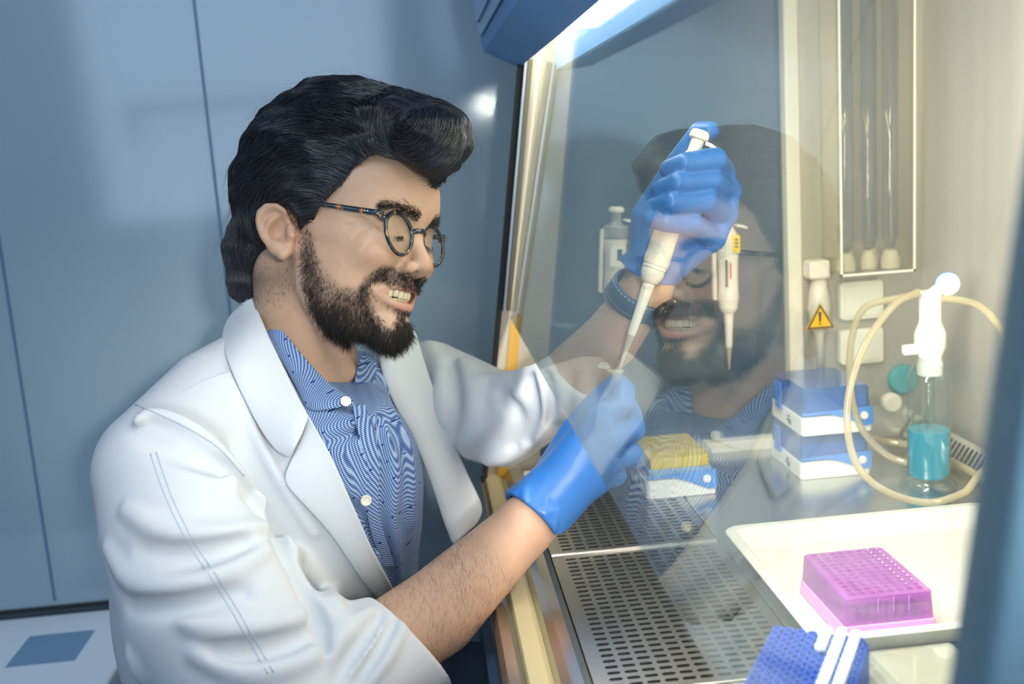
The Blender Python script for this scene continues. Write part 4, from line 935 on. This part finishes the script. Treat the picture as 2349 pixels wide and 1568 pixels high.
GRV = [([(290, 985), (400, 1030), (500, 1080)], .009), ([(560, 1120), (610, 1180), (650, 1230)], .011), ([(330, 1265), (440, 1275), (560, 1245)], .009), ([(300, 1390), (420, 1390), (560, 1360)], .008), ([(500, 1490), (600, 1490), (700, 1460)], .008),
       ([(655, 1260), (690, 1340), (725, 1430), (745, 1490)], .006), ([(770, 1560), (820, 1490), (870, 1420)], .004), ([(820, 1568), (870, 1490), (905, 1425)], .003), ([(575, 900), (620, 1000), (660, 1080)], .004)]
for uvs, r in RID: CO.append(('u', .010, ridge(fslv, uvs, r*.85, .22)))
for uvs, r in GRV: CO.append(('s', .010, ridge(fslv, uvs, r*1.15, -.05)))
CO.append(('s', .006, ridge(fslv, [(430, 1030), (530, 1080), (595, 1150), (640, 1240), (695, 1345), (738, 1440)], .0115, .15, 20)))
for o_, r_w in ((0, .056), (-.006, .0555)): CO.append(('u', .002, cap(cR0-axR*(.006-o_), cR0-axR*(.034+o_), r_w, r_w+.001)))
CO.append(('i', .002, cuffcut))
CO.append(('s', .002, cap(cR0+axR*.02, cR0-axR*.03, .049, .045)))
# far sleeve
fco = lambda p: sdf(CO, p)
SEAMS = [([(345, 1040), (385, 1150), (435, 1250), (495, 1340), (560, 1450), (615, 1545)], .0007), ([(358, 1036), (398, 1146), (448, 1246), (508, 1336), (573, 1446), (628, 1541)], .0007), ([(268, 915), (330, 935), (420, 975), (500, 1025), (560, 1090)], .0008), ([(418, 900), (470, 872), (522, 852)], .0007)]
SLL = chain([P(985, 885, 1.33), P(1060, 934, 1.29), P(1150, 964, 1.24), P(1235, 930, 1.205), P(1300, 878, 1.18)], [.058, .064, .056, .044, .038])
cL0, cL1 = P(1312, 868, 1.178), P(1405, 770, 1.165); axL = (cL1-cL0)/np.linalg.norm(cL1-cL0)
SL_ = [('u', 0, SLL)]
for uvs, r in (([(985, 790), (1010, 850), (1010, 960)], .010), ([(1060, 830), (1085, 900), (1070, 1040)], .009), ([(1110, 870), (1180, 860), (1225, 850)], .008), ([(1060, 1020), (1130, 960), (1190, 900)], .009), ([(1120, 1060), (1180, 1040), (1220, 1000)], .008),
               ([(1235, 860), (1250, 930), (1235, 1010)], .007), ([(1268, 840), (1285, 900), (1290, 960)], .005)): SL_.append(('u', .014, ridge(SLL, uvs, r, .5)))
for uvs, r in (([(1035, 830), (1045, 920), (1035, 1000)], .006), ([(1150, 900), (1190, 960), (1180, 1020)], .008), ([(1222, 870), (1228, 940), (1210, 1010)], .005), ([(1255, 860), (1268, 920), (1262, 970)], .003)): SL_.append(('s', .012, ridge(SLL, uvs, r, .1)))
SL_.append(('i', .002, plane(cL0, axL))); SL_.append(('s', .001, cap(cL0+axL*.04, cL0+axL*.022, .0335, .033)))
COF = CO
v, f = mesh_sdf(COF, (-.52, .74, .55), (.14, 1.46, 1.14), .003, smooth=1)
coat = mk('lab_coat', v, f, coat_m, man, smooth=True, label='white lab coat with rolled sleeves')
sm_ = MB()
for uvs, r in SEAMS:
    q_ = trace(fco, resamp(uvs, 40)); q_ = q_[(q_[:, 1] < 1.3) & (np.abs(fco(q_)) < .002)]; sm_.tube(list(q_), r, 6)
sm_.build('seam', mat('seam_thread', '#b9c3cf', .7), coat, smooth=True)
v, f = mesh_sdf(SL_, (-.06, 1.08, .84), (.24, 1.46, 1.12), .003, smooth=1)
mk('coat_sleeve', v, f, coat_m, coat, smooth=True)
# cloth pieces lying on the form
def cloth_(name, A_, B_, fn, off, m, parent, n=26, w=8, thick=.0016, curl=0, depth=None, label=None, sm=6):
    a = resamp([(*q, 0) for q in A_], n)[:, :2]; b = resamp([(*q, 0) for q in B_], n)[:, :2]
    uv = np.array([[a[i]*(1-j/w)+b[i]*j/w for j in range(w+1)] for i in range(n)])
    if depth is None:
        h = trace(fn, uv.reshape(-1, 2)); d = h[:, 1].reshape(n, w+1); d = np.minimum(d, np.median(d)+.12)
    else:
        d = np.array([[np.interp(i/(n-1), depth[0], depth[1])+(np.interp(i/(n-1), depth[0], depth[2])-np.interp(i/(n-1), depth[0], depth[1]))*j/w for j in range(w+1)] for i in range(n)])
    for _ in range(sm):
        e = np.pad(d, 1, mode='edge'); d = (e[1:-1, 1:-1]*2+e[:-2, 1:-1]+e[2:, 1:-1]+e[1:-1, :-2]+e[1:-1, 2:])/6
    o_ = off if callable(off) else (lambda s, t: off)
    V = np.array([P(uv[i, j, 0], uv[i, j, 1], d[i, j]-o_(i/(n-1), j/w)) for i in range(n) for j in range(w+1)])
    Fc = [(i*(w+1)+j, (i+1)*(w+1)+j, (i+1)*(w+1)+j+1, i*(w+1)+j+1) for i in range(n-1) for j in range(w)]
    o = mk(name, V, Fc, m, parent, smooth=True, label=label)
    so = o.modifiers.new('solid', 'SOLIDIFY'); so.thickness = thick; so.offset = 0
    sb = o.modifiers.new('sub', 'SUBSURF'); sb.levels = sb.render_levels = 1
    return o
fcoat = lambda p: sdf(CF, p)
roll = lambda b0, b1: (lambda s, t: b0+(b1-b0)*math.sin(math.pi*min(1, t*1.1)*.9))
cloth_('lapel', [(700, 950), (700, 985), (665, 1060), (652, 1105), (700, 1160), (762, 1230), (830, 1330), (880, 1392)], [(702, 945), (735, 1000), (762, 1050), (800, 1135), (850, 1250), (885, 1320), (912, 1372), (925, 1395)], fcoat, lambda s, t: .010+.006*t, coat_m, coat, label='right lapel')
cloth_('collar', [(556, 690), (520, 735), (508, 780), (530, 850), (565, 925), (600, 990), (635, 1035), (664, 1050)], [(571, 658), (590, 705), (615, 765), (640, 818), (672, 885), (700, 938), (708, 955), (690, 1000)], fcoat, lambda s, t: .012+.010*math.sin(math.pi*t*.8), coat_m, coat, label='turned-down collar')
cloth_('lapel', [(866, 812), (878, 860), (905, 930), (945, 1000), (985, 1100), (1015, 1190), (1038, 1252)], [(952, 752), (975, 830), (1005, 920), (1040, 1010), (1075, 1090), (1108, 1165), (1090, 1205)], None, lambda s, t: .008*math.sin(math.pi*t), coat_m, coat, depth=([0, .3, 1], [1.215, 1.20, 1.17], [1.27, 1.25, 1.215]), label='left lapel hanging open')
# shirt collar, placket, buttons
cloth_('collar', [(577, 668), (615, 715), (660, 772), (710, 832), (760, 882), (806, 912)], [(570, 700), (608, 765), (650, 835), (685, 900), (712, 942), (814, 928)], fshirt, lambda s, t: .008+.004*math.sin(math.pi*t), shm, shirt, w=8)
cloth_('collar', [(806, 908), (818, 850), (832, 806)], [(812, 932), (852, 905), (866, 832)], None, 0, shm, shirt, w=6, n=12, depth=([0, 1], [1.135, 1.165], [1.145, 1.20]))
cloth_('placket', [(806, 930), (822, 1000), (842, 1070), (838, 1150), (850, 1220), (868, 1270), (880, 1300)], [(838, 925), (862, 1010), (872, 1070), (868, 1150), (880, 1220), (898, 1270), (905, 1300)], fshirt, lambda s, t: .0045, shm, shirt, w=4)
for q in ((793, 921), (839, 1147)):
    h = trace(lambda p: fshirt(p)-.0095, [q])[0]; g_ = grad(fshirt, h[None])[0]; g_ = g_*.5+np.array([-.1, -.8, .1])*.5
    MB().lathe(h, g_, [(.0052, 0), (.0056, .001), (.0052, .0022), (.0038, .0022), (.0034, .0014), (.0004, .0014)], 20).build('button', mat('button_white', '#e6e1d2', .3), shirt, smooth=False)
# ------------------------------------------------------------------ wristwatch
wa = (P(1492, 630, 1.142)-P(1430, 740, 1.156)); wa /= np.linalg.norm(wa); wc = P(1463, 676, 1.146)
wt = thing('wristwatch', 'wristwatch with stitched dark blue leather strap on the raised left wrist', 'watch', wc)
wa2 = wa+np.array([.0, -.35, .1]); wa2 /= np.linalg.norm(wa2)
denim = mat('strap_blue', '#2e4a6b', .6, bmp=(500, .4)); 
MB().lathe(wc-wa2*.011, wa2, [(.0312, 0), (.0334, .001), (.0340, .011), (.0334, .021), (.0312, .022)], 48, cap=False).build('strap', denim, wt, smooth=True)
MB().lathe(wc-wa2*.016, wa2, [(.0328, .003), (.0350, .004), (.0350, .008), (.0328, .009)], 48, cap=False).build('strap_loop', mat('strap_dark', '#28374b', .5), wt, smooth=True)
e1_ = np.cross(wa2, [0, -1, 0]); e1_ /= np.linalg.norm(e1_); e2_ = np.cross(wa2, e1_); st = MB()
for k in range(40):
    a = k/40*2*math.pi
    for ow in (-.0085, .0085):
        p0 = wc+wa2*ow+(e1_*math.cos(a)+e2_*math.sin(a))*.0342; p1 = wc+wa2*ow+(e1_*math.cos(a+.08)+e2_*math.sin(a+.08))*.0342; st.tube([p0, p1], .0004, 5)
st.build('stitching', mat('stitch_white', '#d9dde2', .7), wt)
cn = P(1538, 716, 1.122)-wc; cn -= wa2*cn.dot(wa2); cn /= np.linalg.norm(cn); cb = wc+cn*.030
MB().lathe(cb, cn, [(.0185, 0), (.0195, .002), (.0195, .007), (.0175, .009)], 36).build('watch_case', mat('case_dark', '#3a3d42', .3, .9), wt, bevel=.0005)
MB().lathe(cb+cn*.009, cn, [(.0165, 0), (.0165, .0006)], 32).build('watch_face', mat('dial', '#1d2430', .1), wt)
for a in (-.6, 0, .6): MB().lathe(cb+cn*.0045+(wa2*math.sin(a)-np.cross(cn, wa2)*math.cos(a))*.0192, wa2*math.sin(a)-np.cross(cn, wa2)*math.cos(a), [(.0020, 0), (.0024, .001), (.0024, .003)], 12).build('crown', steel, wt)
# ------------------------------------------------------------------ hair
HV = [('u', 0, ell(mm(-22, 0, 58), mm(117, 90, 113)))]
HV.append(('u', .03, ell(mm(42, 0, 110), mm(60, 72, 50))))
HV.append(('u', .022, chain([HLc(985, 322, -.040), HLc(1003, 322, 0), HLc(1003, 330, .035)], [.033, .036, .030])))
HV.append(('u', .02, mirr(chain([mm(-96, -38, 8), mm(-92, -38, -30), mm(-84, -34, -66)], mm(32, 28, 17)))))
HV.append(('u', .02, chain([mm(-100, -30, -20), mm(-96, -26, -62)], mm(26, 17))))
HV.append(('u', .012, chain([HLc(650, 470, -.078), HLc(700, 490, -.070), HLc(708, 520, -.068)], [.010, .008, .003])))
FACE = [(560, 700), (606, 660), (626, 622), (618, 585), (600, 560), (584, 530), (580, 500), (588, 476), (606, 463), (636, 462), (664, 476), (680, 500), (688, 540), (700, 560), (716, 540), (724, 505), (733, 478), (752, 458), (772, 440), (792, 420), (812, 388), (848, 358), (882, 346), (925, 352), (958, 372), (980, 402), (990, 425), (1120, 450), (1150, 1000), (560, 1000)]
def facecut(p):
    px, _ = facepx(h2w(p)); d = polydist(px, FACE)*1.166/F/HS; return np.where(p[:, 2] > .118, np.maximum(d, .004), d)
HVb = list(HV)
HV.append(('s', .006, facecut))
HV.append(('s', .001, lambda p: HF(p)+.001))
fv = lambda p: sdf(HVb, p)+.0022*vnoise(p*np.array([1, 1, 2.2]), 55, 9)+.0042*vnoise(p*np.array([.8, 1, 2.5]), 26, 2)
pts, Fq = mesh_sdf(HV, mm(-160, -115, -110), mm(165, 115, 185), .0028, smooth=2)
_w = np.clip((facecut(pts)-.0005)/.005, 0, 1)*(np.abs(fv(pts)) < .012); pts = pts-grad(fv, pts, .002)*((fv(pts)+.0022)*_w)[:, None]
hairm = mat('hair_black', '#17171a', .42, spec=.5)
hair = mk('hair', h2w(pts), Fq, hairm, man, smooth=True)
def strandmat(name, c, rough=.34, spec=.7): m = mat(name, c, rough, spec=spec); return m
def hairfield(p):
    v = np.stack([-(p[:, 2]+.030), .10*p[:, 1], p[:, 0]-.030], 1); v /= np.linalg.norm(v, axis=1)[:, None]
    q = np.stack([(p[:, 2]-.112), .0*p[:, 1], -(p[:, 0]-.105)], 1); q /= np.maximum(np.linalg.norm(q, axis=1), 1e-4)[:, None]
    w = np.clip((p[:, 0]-.040)/.028, 0, 1)*np.clip((p[:, 2]-.052)/.02, 0, 1); w = (w*w*(3-2*w))[:, None]
    v = v*(1-w)+q*w
    n = np.stack([vnoise(p, 26, s) for s in (11, 12, 13)], 1); v = v+n*.42+np.stack([vnoise(p, 90, s) for s in (14, 15, 16)], 1)*.18; return v/np.linalg.norm(v, axis=1)[:, None]
def grow(seed, field, fn, steps, dl, off0, off1, jit=.25, rs=RS):
    p = seed.copy(); out = []; N = len(p); j = rs.normal(0, jit*.4, (N, 3)); lift = off0
    for s in range(steps):
        t = s/(steps-1); g = grad(fn, p, .0015); d = fn(p); tgt = lift+(off1-lift)*t
        p = p-g*(d-tgt)[:, None]*.8; out.append(p.copy())
        v = field(p)+j; v -= g*np.sum(v*g, 1)[:, None]; v /= np.maximum(np.linalg.norm(v, axis=1), 1e-6)[:, None]; p = p+v*dl[:, None]
    return np.stack(out, 1)
# visible-side weighting: three quarters of the strands on the outside faces
c = pts; g_ = grad(fv, c, .002); outer = (np.abs(fv(c)) < .009)
idx = np.nonzero(outer)[0]; N_ = 19000; pick = idx[RS.randint(0, len(idx), N_)]; sd = pts[pick]+RS.normal(0, .0012, (N_, 3))
Ls = RS.uniform(.030, .065, N_); st_ = grow(sd, hairfield, fv, 12, Ls/11, RS.uniform(-.002, .0022, N_), RS.uniform(-.003, .0016, N_), .22)
fc = np.stack([facecut(st_[:, k]) for k in range(12)], 1); ok = (fc[:, 2:] > -.0065).mean(1) > .72; st_ = st_[ok]
strands('hair_strands', h2w(st_.reshape(-1, 3)).reshape(st_.shape), RS.uniform(.00022, .00042, len(st_)), strandmat('hair_strand', '#313238', .27, .9), man)
# loose flyaway hairs
N2 = 420; pick = idx[RS.randint(0, len(idx), N2)]; st2 = grow(pts[pick], hairfield, fv, 10, RS.uniform(.003, .006, N2), RS.uniform(0, .002, N2), RS.uniform(.002, .014, N2), .5)
fc = facecut(st2[:, 6]); st2 = st2[fc > 0]
strands('loose_hairs', h2w(st2.reshape(-1, 3)).reshape(st2.shape), .00010, hairm, man)
# ------------------------------------------------------------------ beard, brows, lashes, forearm hair
def seeds(V, Fq, dens, n, rs=RS):
    P4 = V[Fq]; A_ = np.linalg.norm(np.cross(P4[:, 2]-P4[:, 0], P4[:, 3]-P4[:, 1]), axis=1)*.5; w = A_*dens[Fq].mean(1); w /= w.sum()
    f_ = rs.choice(len(Fq), n, p=w); a, b = rs.rand(n, 1), rs.rand(n, 1); q = P4[f_]
    return (q[:, 0]*(1-a)+q[:, 1]*a)*(1-b)+(q[:, 3]*(1-a)+q[:, 2]*a)*b
def tuft(seedw, dirl, L, curl, r, m, name, n=6, outw=.45, parent=None, rs=RS):
    """short hairs from world-space seeds; dirl gives the local growing direction"""
    sl = w2h(seedw); g = grad(HF, sl, .0015); v = dirl(sl); v -= g*np.sum(v*g, 1)[:, None]*.9; v /= np.maximum(np.linalg.norm(v, axis=1), 1e-6)[:, None]
    v = v+g*outw+rs.normal(0, .25, v.shape); v /= np.linalg.norm(v, axis=1)[:, None]; c2 = rs.normal(0, 1, v.shape)*curl; p = sl.copy()-g*.0005; out = []
    for k in range(n):
        out.append(p.copy()); v = v+c2/n-g*(outw*.9/n); v /= np.linalg.norm(v, axis=1)[:, None]; p = p+v*(L/(n-1))[:, None]
    o = np.stack(out, 1); return strands(name, h2w(o.reshape(-1, 3)).reshape(o.shape), r, m, parent or man)
beardm = strandmat('beard_strand', '#221c1a', .42, .5)
bd = bearddens(headV)
sw = seeds(headV, headF, np.clip(bd*1.3, 0, 1), 15000); sl = w2h(sw)
Lb = .9*np.where(sl[:, 2] < -.070, RS.uniform(.008, .016, len(sw)), RS.uniform(.004, .009, len(sw)))*np.clip(.5+bearddens(sw)*.7, .5, 1.2)
def bdir(p):
    must = (p[:, 2] > -.050) & (p[:, 0] > .075); d = np.stack([-.10+.25*np.clip((-p[:, 2]-.06)/.04, 0, 1)+0*p[:, 0], np.sign(p[:, 1])*np.where(must, .55, .05), -1+0*p[:, 2]], 1)
    return d
tuft(sw, bdir, Lb, .75, RS.uniform(.00013, .00024, len(sw)), beardm, 'beard')
BROW = [(846, 480), (872, 464), (905, 466), (935, 478), (956, 500), (946, 506), (920, 491), (890, 480), (860, 484)]
px, loc = facepx(headV); bw_ = np.clip(.5-polydist(px, BROW)/5, 0, 1)*(loc[:, 0] > .05)
# brow band just above the lids, in head coordinates
bz = .0335-.00*loc[:, 0]; ya = np.abs(loc[:, 1])*1000; band = np.exp(-((loc[:, 2]*1000-(28+4*np.sin(np.clip((ya-10)/42, 0, 1)*2.6)))/3.7)**2)*(ya > 9)*(ya < 53)*(loc[:, 0] > .045)
sw = seeds(headV, headF, band, 3200)
tuft(sw, lambda p: np.stack([-.5+0*p[:, 0], np.sign(p[:, 1])*1.0, .5-np.abs(p[:, 1])*14], 1), RS.uniform(.005, .009, 3200), .25, .00017, beardm, 'eyebrows', outw=.22)
ls = []
for sg in (-1, 1):
    for k in range(70):
        t = k/69; y = (46-28*t)*sg; x = 66+17*math.sin(t*1.9)+2*t; z = 12-6.5*math.sin(t*2.2); ls.append((x/1000, y/1000, z/1000))
lsl = np.array(ls); lw = h2w(lsl-grad(HF, lsl, .001)*HF(lsl)[:, None])
tuft(np.repeat(lw, 3, 0)+RS.normal(0, .0004, (len(lw)*3, 3)), lambda p: np.stack([1+0*p[:, 0], np.sign(p[:, 1])*.35, -.75+0*p[:, 0]], 1), RS.uniform(.005, .009, len(lw)*3), .15, .00018, hairm, 'eyelashes', outw=.9)
# nape and sideburn stubble
nd = np.clip((690-px[:, 0])/50, 0, 1)*np.clip((px[:, 1]-590)/40, 0, 1)*np.clip((720-px[:, 1])/50, 0, 1)*(loc[:, 0] < .0)
sw = seeds(headV, headF, nd, 1500); tuft(sw, lambda p: np.stack([.5+0*p[:, 0], 0*p[:, 0], -1+0*p[:, 0]], 1), RS.uniform(.003, .007, 1500), .4, .00013, hairm, 'nape_hair', outw=.3)
# forearm hair
hm = strandmat('arm_hair', '#3a2a22', .5)
a0, a1 = P(1000, 1405, .985), P(1205, 1205, 1.035); ax = (a1-a0)/np.linalg.norm(a1-a0)
tt = (bp_-a0) @ ax; rad = np.linalg.norm(bp_-a0-tt[:, None]*ax, axis=1); dn = ((tt > -.09) & (tt < .075) & (rad < .07)).astype(float)
sw = seeds(bp_, bf, dn, 3800); nrm = sw-a0-((sw-a0) @ ax)[:, None]*ax; nrm /= np.linalg.norm(nrm, axis=1)[:, None]
v = np.cross(nrm, ax)*.7+ax*.5+nrm*.25+RS.normal(0, .25, nrm.shape); v /= np.linalg.norm(v, axis=1)[:, None]; Lh = RS.uniform(.005, .011, len(sw))
o = np.stack([sw+v*(Lh*k/4)[:, None]-nrm*(.12*Lh*(k/4)**2)[:, None] for k in range(5)], 1); strands('arm_hair', o, .00007, hm, man)
# ------------------------------------------------------------------ glasses
gl = thing('eyeglasses', 'round tortoiseshell eyeglasses worn by the man', 'glasses', h2w(mm(95, 0, 0)))
tort = mat('tortoiseshell', '#16202c', .18, spec=.7, coat=.5)
nt = tort.node_tree; b = nt.nodes['Principled BSDF']; tc = nt.nodes.new('ShaderNodeTexCoord'); nz = nt.nodes.new('ShaderNodeTexNoise'); nz.inputs['Scale'].default_value = 120; nz.inputs['Detail'].default_value = 1
cr = nt.nodes.new('ShaderNodeValToRGB'); cr.color_ramp.elements[0].position = .60; cr.color_ramp.elements[1].position = .72; cr.color_ramp.elements[0].color = lin('#141d29'); cr.color_ramp.elements[1].color = lin('#a8701f')
nt.links.new(tc.outputs['Object'], nz.inputs[0]); nt.links.new(nz.outputs[0], cr.inputs[0]); nt.links.new(cr.outputs[0], b.inputs['Base Color'])
lensm = thin('lens_glass', '#f2f4f4', '#ffffff', .02, .06)
def lensring(sg, s=1.0, dx=0):
    o = []
    for k in range(40):
        a = 2*math.pi*k/40; yy = math.cos(a); zz = math.sin(a)
        ry = 22.8*s*(1+.03*zz); rz = (20.0 if zz > 0 else 21.5)*s
        y = 33.5*sg+ry*yy*sg; z = 7.5+rz*zz*(1-.06*yy*yy)
        if zz > 0: z += 1.6*max(0, yy)**1.5*(1-zz)*s
        x = 92.0-.21*(z-7.5)+dx+.0014*y*y*.0-.05*(abs(y)-33.5)+(0)
        o.append(mm(x, y, z))
    return o
for sg in (-1, 1):
    c = lensring(sg); n = len(c); R = []
    for k in range(n):
        t = c[(k+1) % n]-c[k-1]; t /= np.linalg.norm(t); fx = np.array([1., 0, 0.]); q = np.cross(t, fx); q /= np.linalg.norm(q)
        wd = .0021*(1+.35*max(0, math.sin(2*math.pi*k/n)))
        R.append([h2w(c[k]+q*wd*math.cos(a)+fx*.0020*math.sin(a)) for a in [2*math.pi*j/10+.314 for j in range(10)]])
    m = MB(); m.loft(R+[R[0]], cap=False); m.build('rim', tort, gl, smooth=True)
    li = lensring(sg, .94); m = MB(); m.add([h2w(p) for p in li]+[h2w(np.mean(li, 0)+mm(1.2, 0, 0))], [(k, (k+1) % n, n) for k in range(n)]); m.build('lens', lensm, gl, smooth=True)
    # end piece, temple arm
    hz = HLc(884, 489, -.062); yH = 61*sg
    mb = MB(); mb.loft([[h2w(mm(x, y*sg, z)) for x, y, z in q] for q in ([(86, 53, 13), (91, 53, 13), (87, 53, 23), (84, 53, 23)], [(85, 60, 14.5), (90, 60, 15), (88, 60, 23.5), (84, 60, 23)], [(84, 65, 17), (88, 65.5, 17), (87.5, 65.5, 23.5), (83, 65, 23.5)])]).build('end_piece', tort, gl, bevel=.0006)
    tb_ = MB(); TP = [(87, 65.5, 20.5), (60, 69.5, 22), (25, 76, 23.5), (-4, 81.5, 22), (-22, 82.5, 8), (-28, 82, -8)]; TP = resamp([mm(*q) for q in TP], 26); RR = []
    for k, p in enumerate(TP):
        q = np.array([p[0], p[1]*sg, p[2]]); hh = .0034*(1-.35*min(1, k/14)); 
        RR.append([h2w(q+np.array([0, .0011*math.cos(a), 0])+np.array([0, 0, 1.])*hh*math.sin(a)) for a in [2*math.pi*j/8+.39 for j in range(8)]])
    tb_.loft(RR).build('temple_arm', tort, gl, smooth=True)
    for dz in (-1.5, 1.5): MB().lathe(h2w(mm(89.2, 60*sg, 19.5+dz)), hf, [(.0006, 0), (.0007, .0006), (.0002, .0009)], 10).build('rivet', mat('rivet_silver', '#dfe6ea', .25, 1), gl)
    for dx_ in (0, 3): MB().lathe(h2w(mm(75-dx_, (67.9+.45*dx_/3)*sg, 21.5)), hl*sg, [(.0008, 0), (.0009, .0010), (.0002, .0014)], 10).build('hinge_rivet', mat('rivet_pale', '#c9dcec', .3, .6), gl)
mb = MB(); RR = []
for k in range(9):
    t = k/8*2-1; c = mm(91.5+6.5*(1-t*t)**.7, t*12.4, 12.5+3.6*(1-t*t)); RR.append([h2w(c+np.array([.0018*math.cos(a), 0, .0028*math.sin(a)])) for a in [2*math.pi*j/10 for j in range(10)]])
mb.loft(RR).build('bridge', tort, gl, smooth=True)
# ------------------------------------------------------------------ trousers and stool (below the frame)
tr_ops = [('u', 0, ell((-.27, 1.16, .60), (.13, .17, .10)))]
for sy in (-1, 1):
    tr_ops.append(('u', .04, chain([(-.24, 1.16+.09*sy, .585), (.10, 1.14+.10*sy, .565)], [.082, .062])))
    tr_ops.append(('u', .03, chain([(.10, 1.14+.10*sy, .565), (.06, 1.14+.11*sy, .30), (.05, 1.14+.11*sy, .09)], [.060, .052, .045])))
tr_ops.append(('i', .001, plane((0, 0, .06), (0, 0, -1))))
v, f = mesh_sdf(tr_ops, (-.45, .92, .04), (.22, 1.42, .72), .008, smooth=1)
mk('trousers', v, f, mat('trousers_navy', '#2c3a4c', .8), man, smooth=True)
for sy in (-1, 1):
    so_ = [('u', 0, ell((.10, 1.14+.11*sy, .035), (.13, .045, .05))), ('u', .02, chain([(.04, 1.14+.11*sy, .06), (.04, 1.14+.11*sy, .10)], [.042, .042])), ('i', .002, plane((0, 0, .001), (0, 0, -1)))]
    v, f = mesh_sdf(so_, (-.06, .95, -.01), (.26, 1.36, .16), .006, smooth=1); mk('shoe', v, f, mat('shoe_dark', '#22252b', .5), man, smooth=True)
stl = thing('lab_stool', 'dark padded lab stool the man sits on below the picture edge', 'stool', (-.27, 1.16, 0))
MB().lathe((-.27, 1.16, .445), (0, 0, 1), [(.15, 0), (.185, .01), (.19, .035), (.18, .052), (.10, .056)], 36).build('seat', mat('stool_pad', '#3a4656', .6), stl, smooth=True)
MB().lathe((-.27, 1.16, .10), (0, 0, 1), [(.022, 0), (.022, .345)], 20).build('column', steel, stl, smooth=True)
for k in range(5):
    a = k*2*math.pi/5+.3; e_ = np.array([math.cos(a), math.sin(a), 0]); c0 = np.array([-.27, 1.16, .09])
    lg = MB().tube([c0, c0+e_*.20-np.array([0, 0, .035])], [.018, .012], 10).build('leg', steel, stl)
    MB().lathe(c0+e_*.20-np.array([0, .012, .065]), (0, 1, 0), [(.024, 0), (.025, .003), (.025, .021), (.024, .024)], 18).build('caster', dark_r, lg)
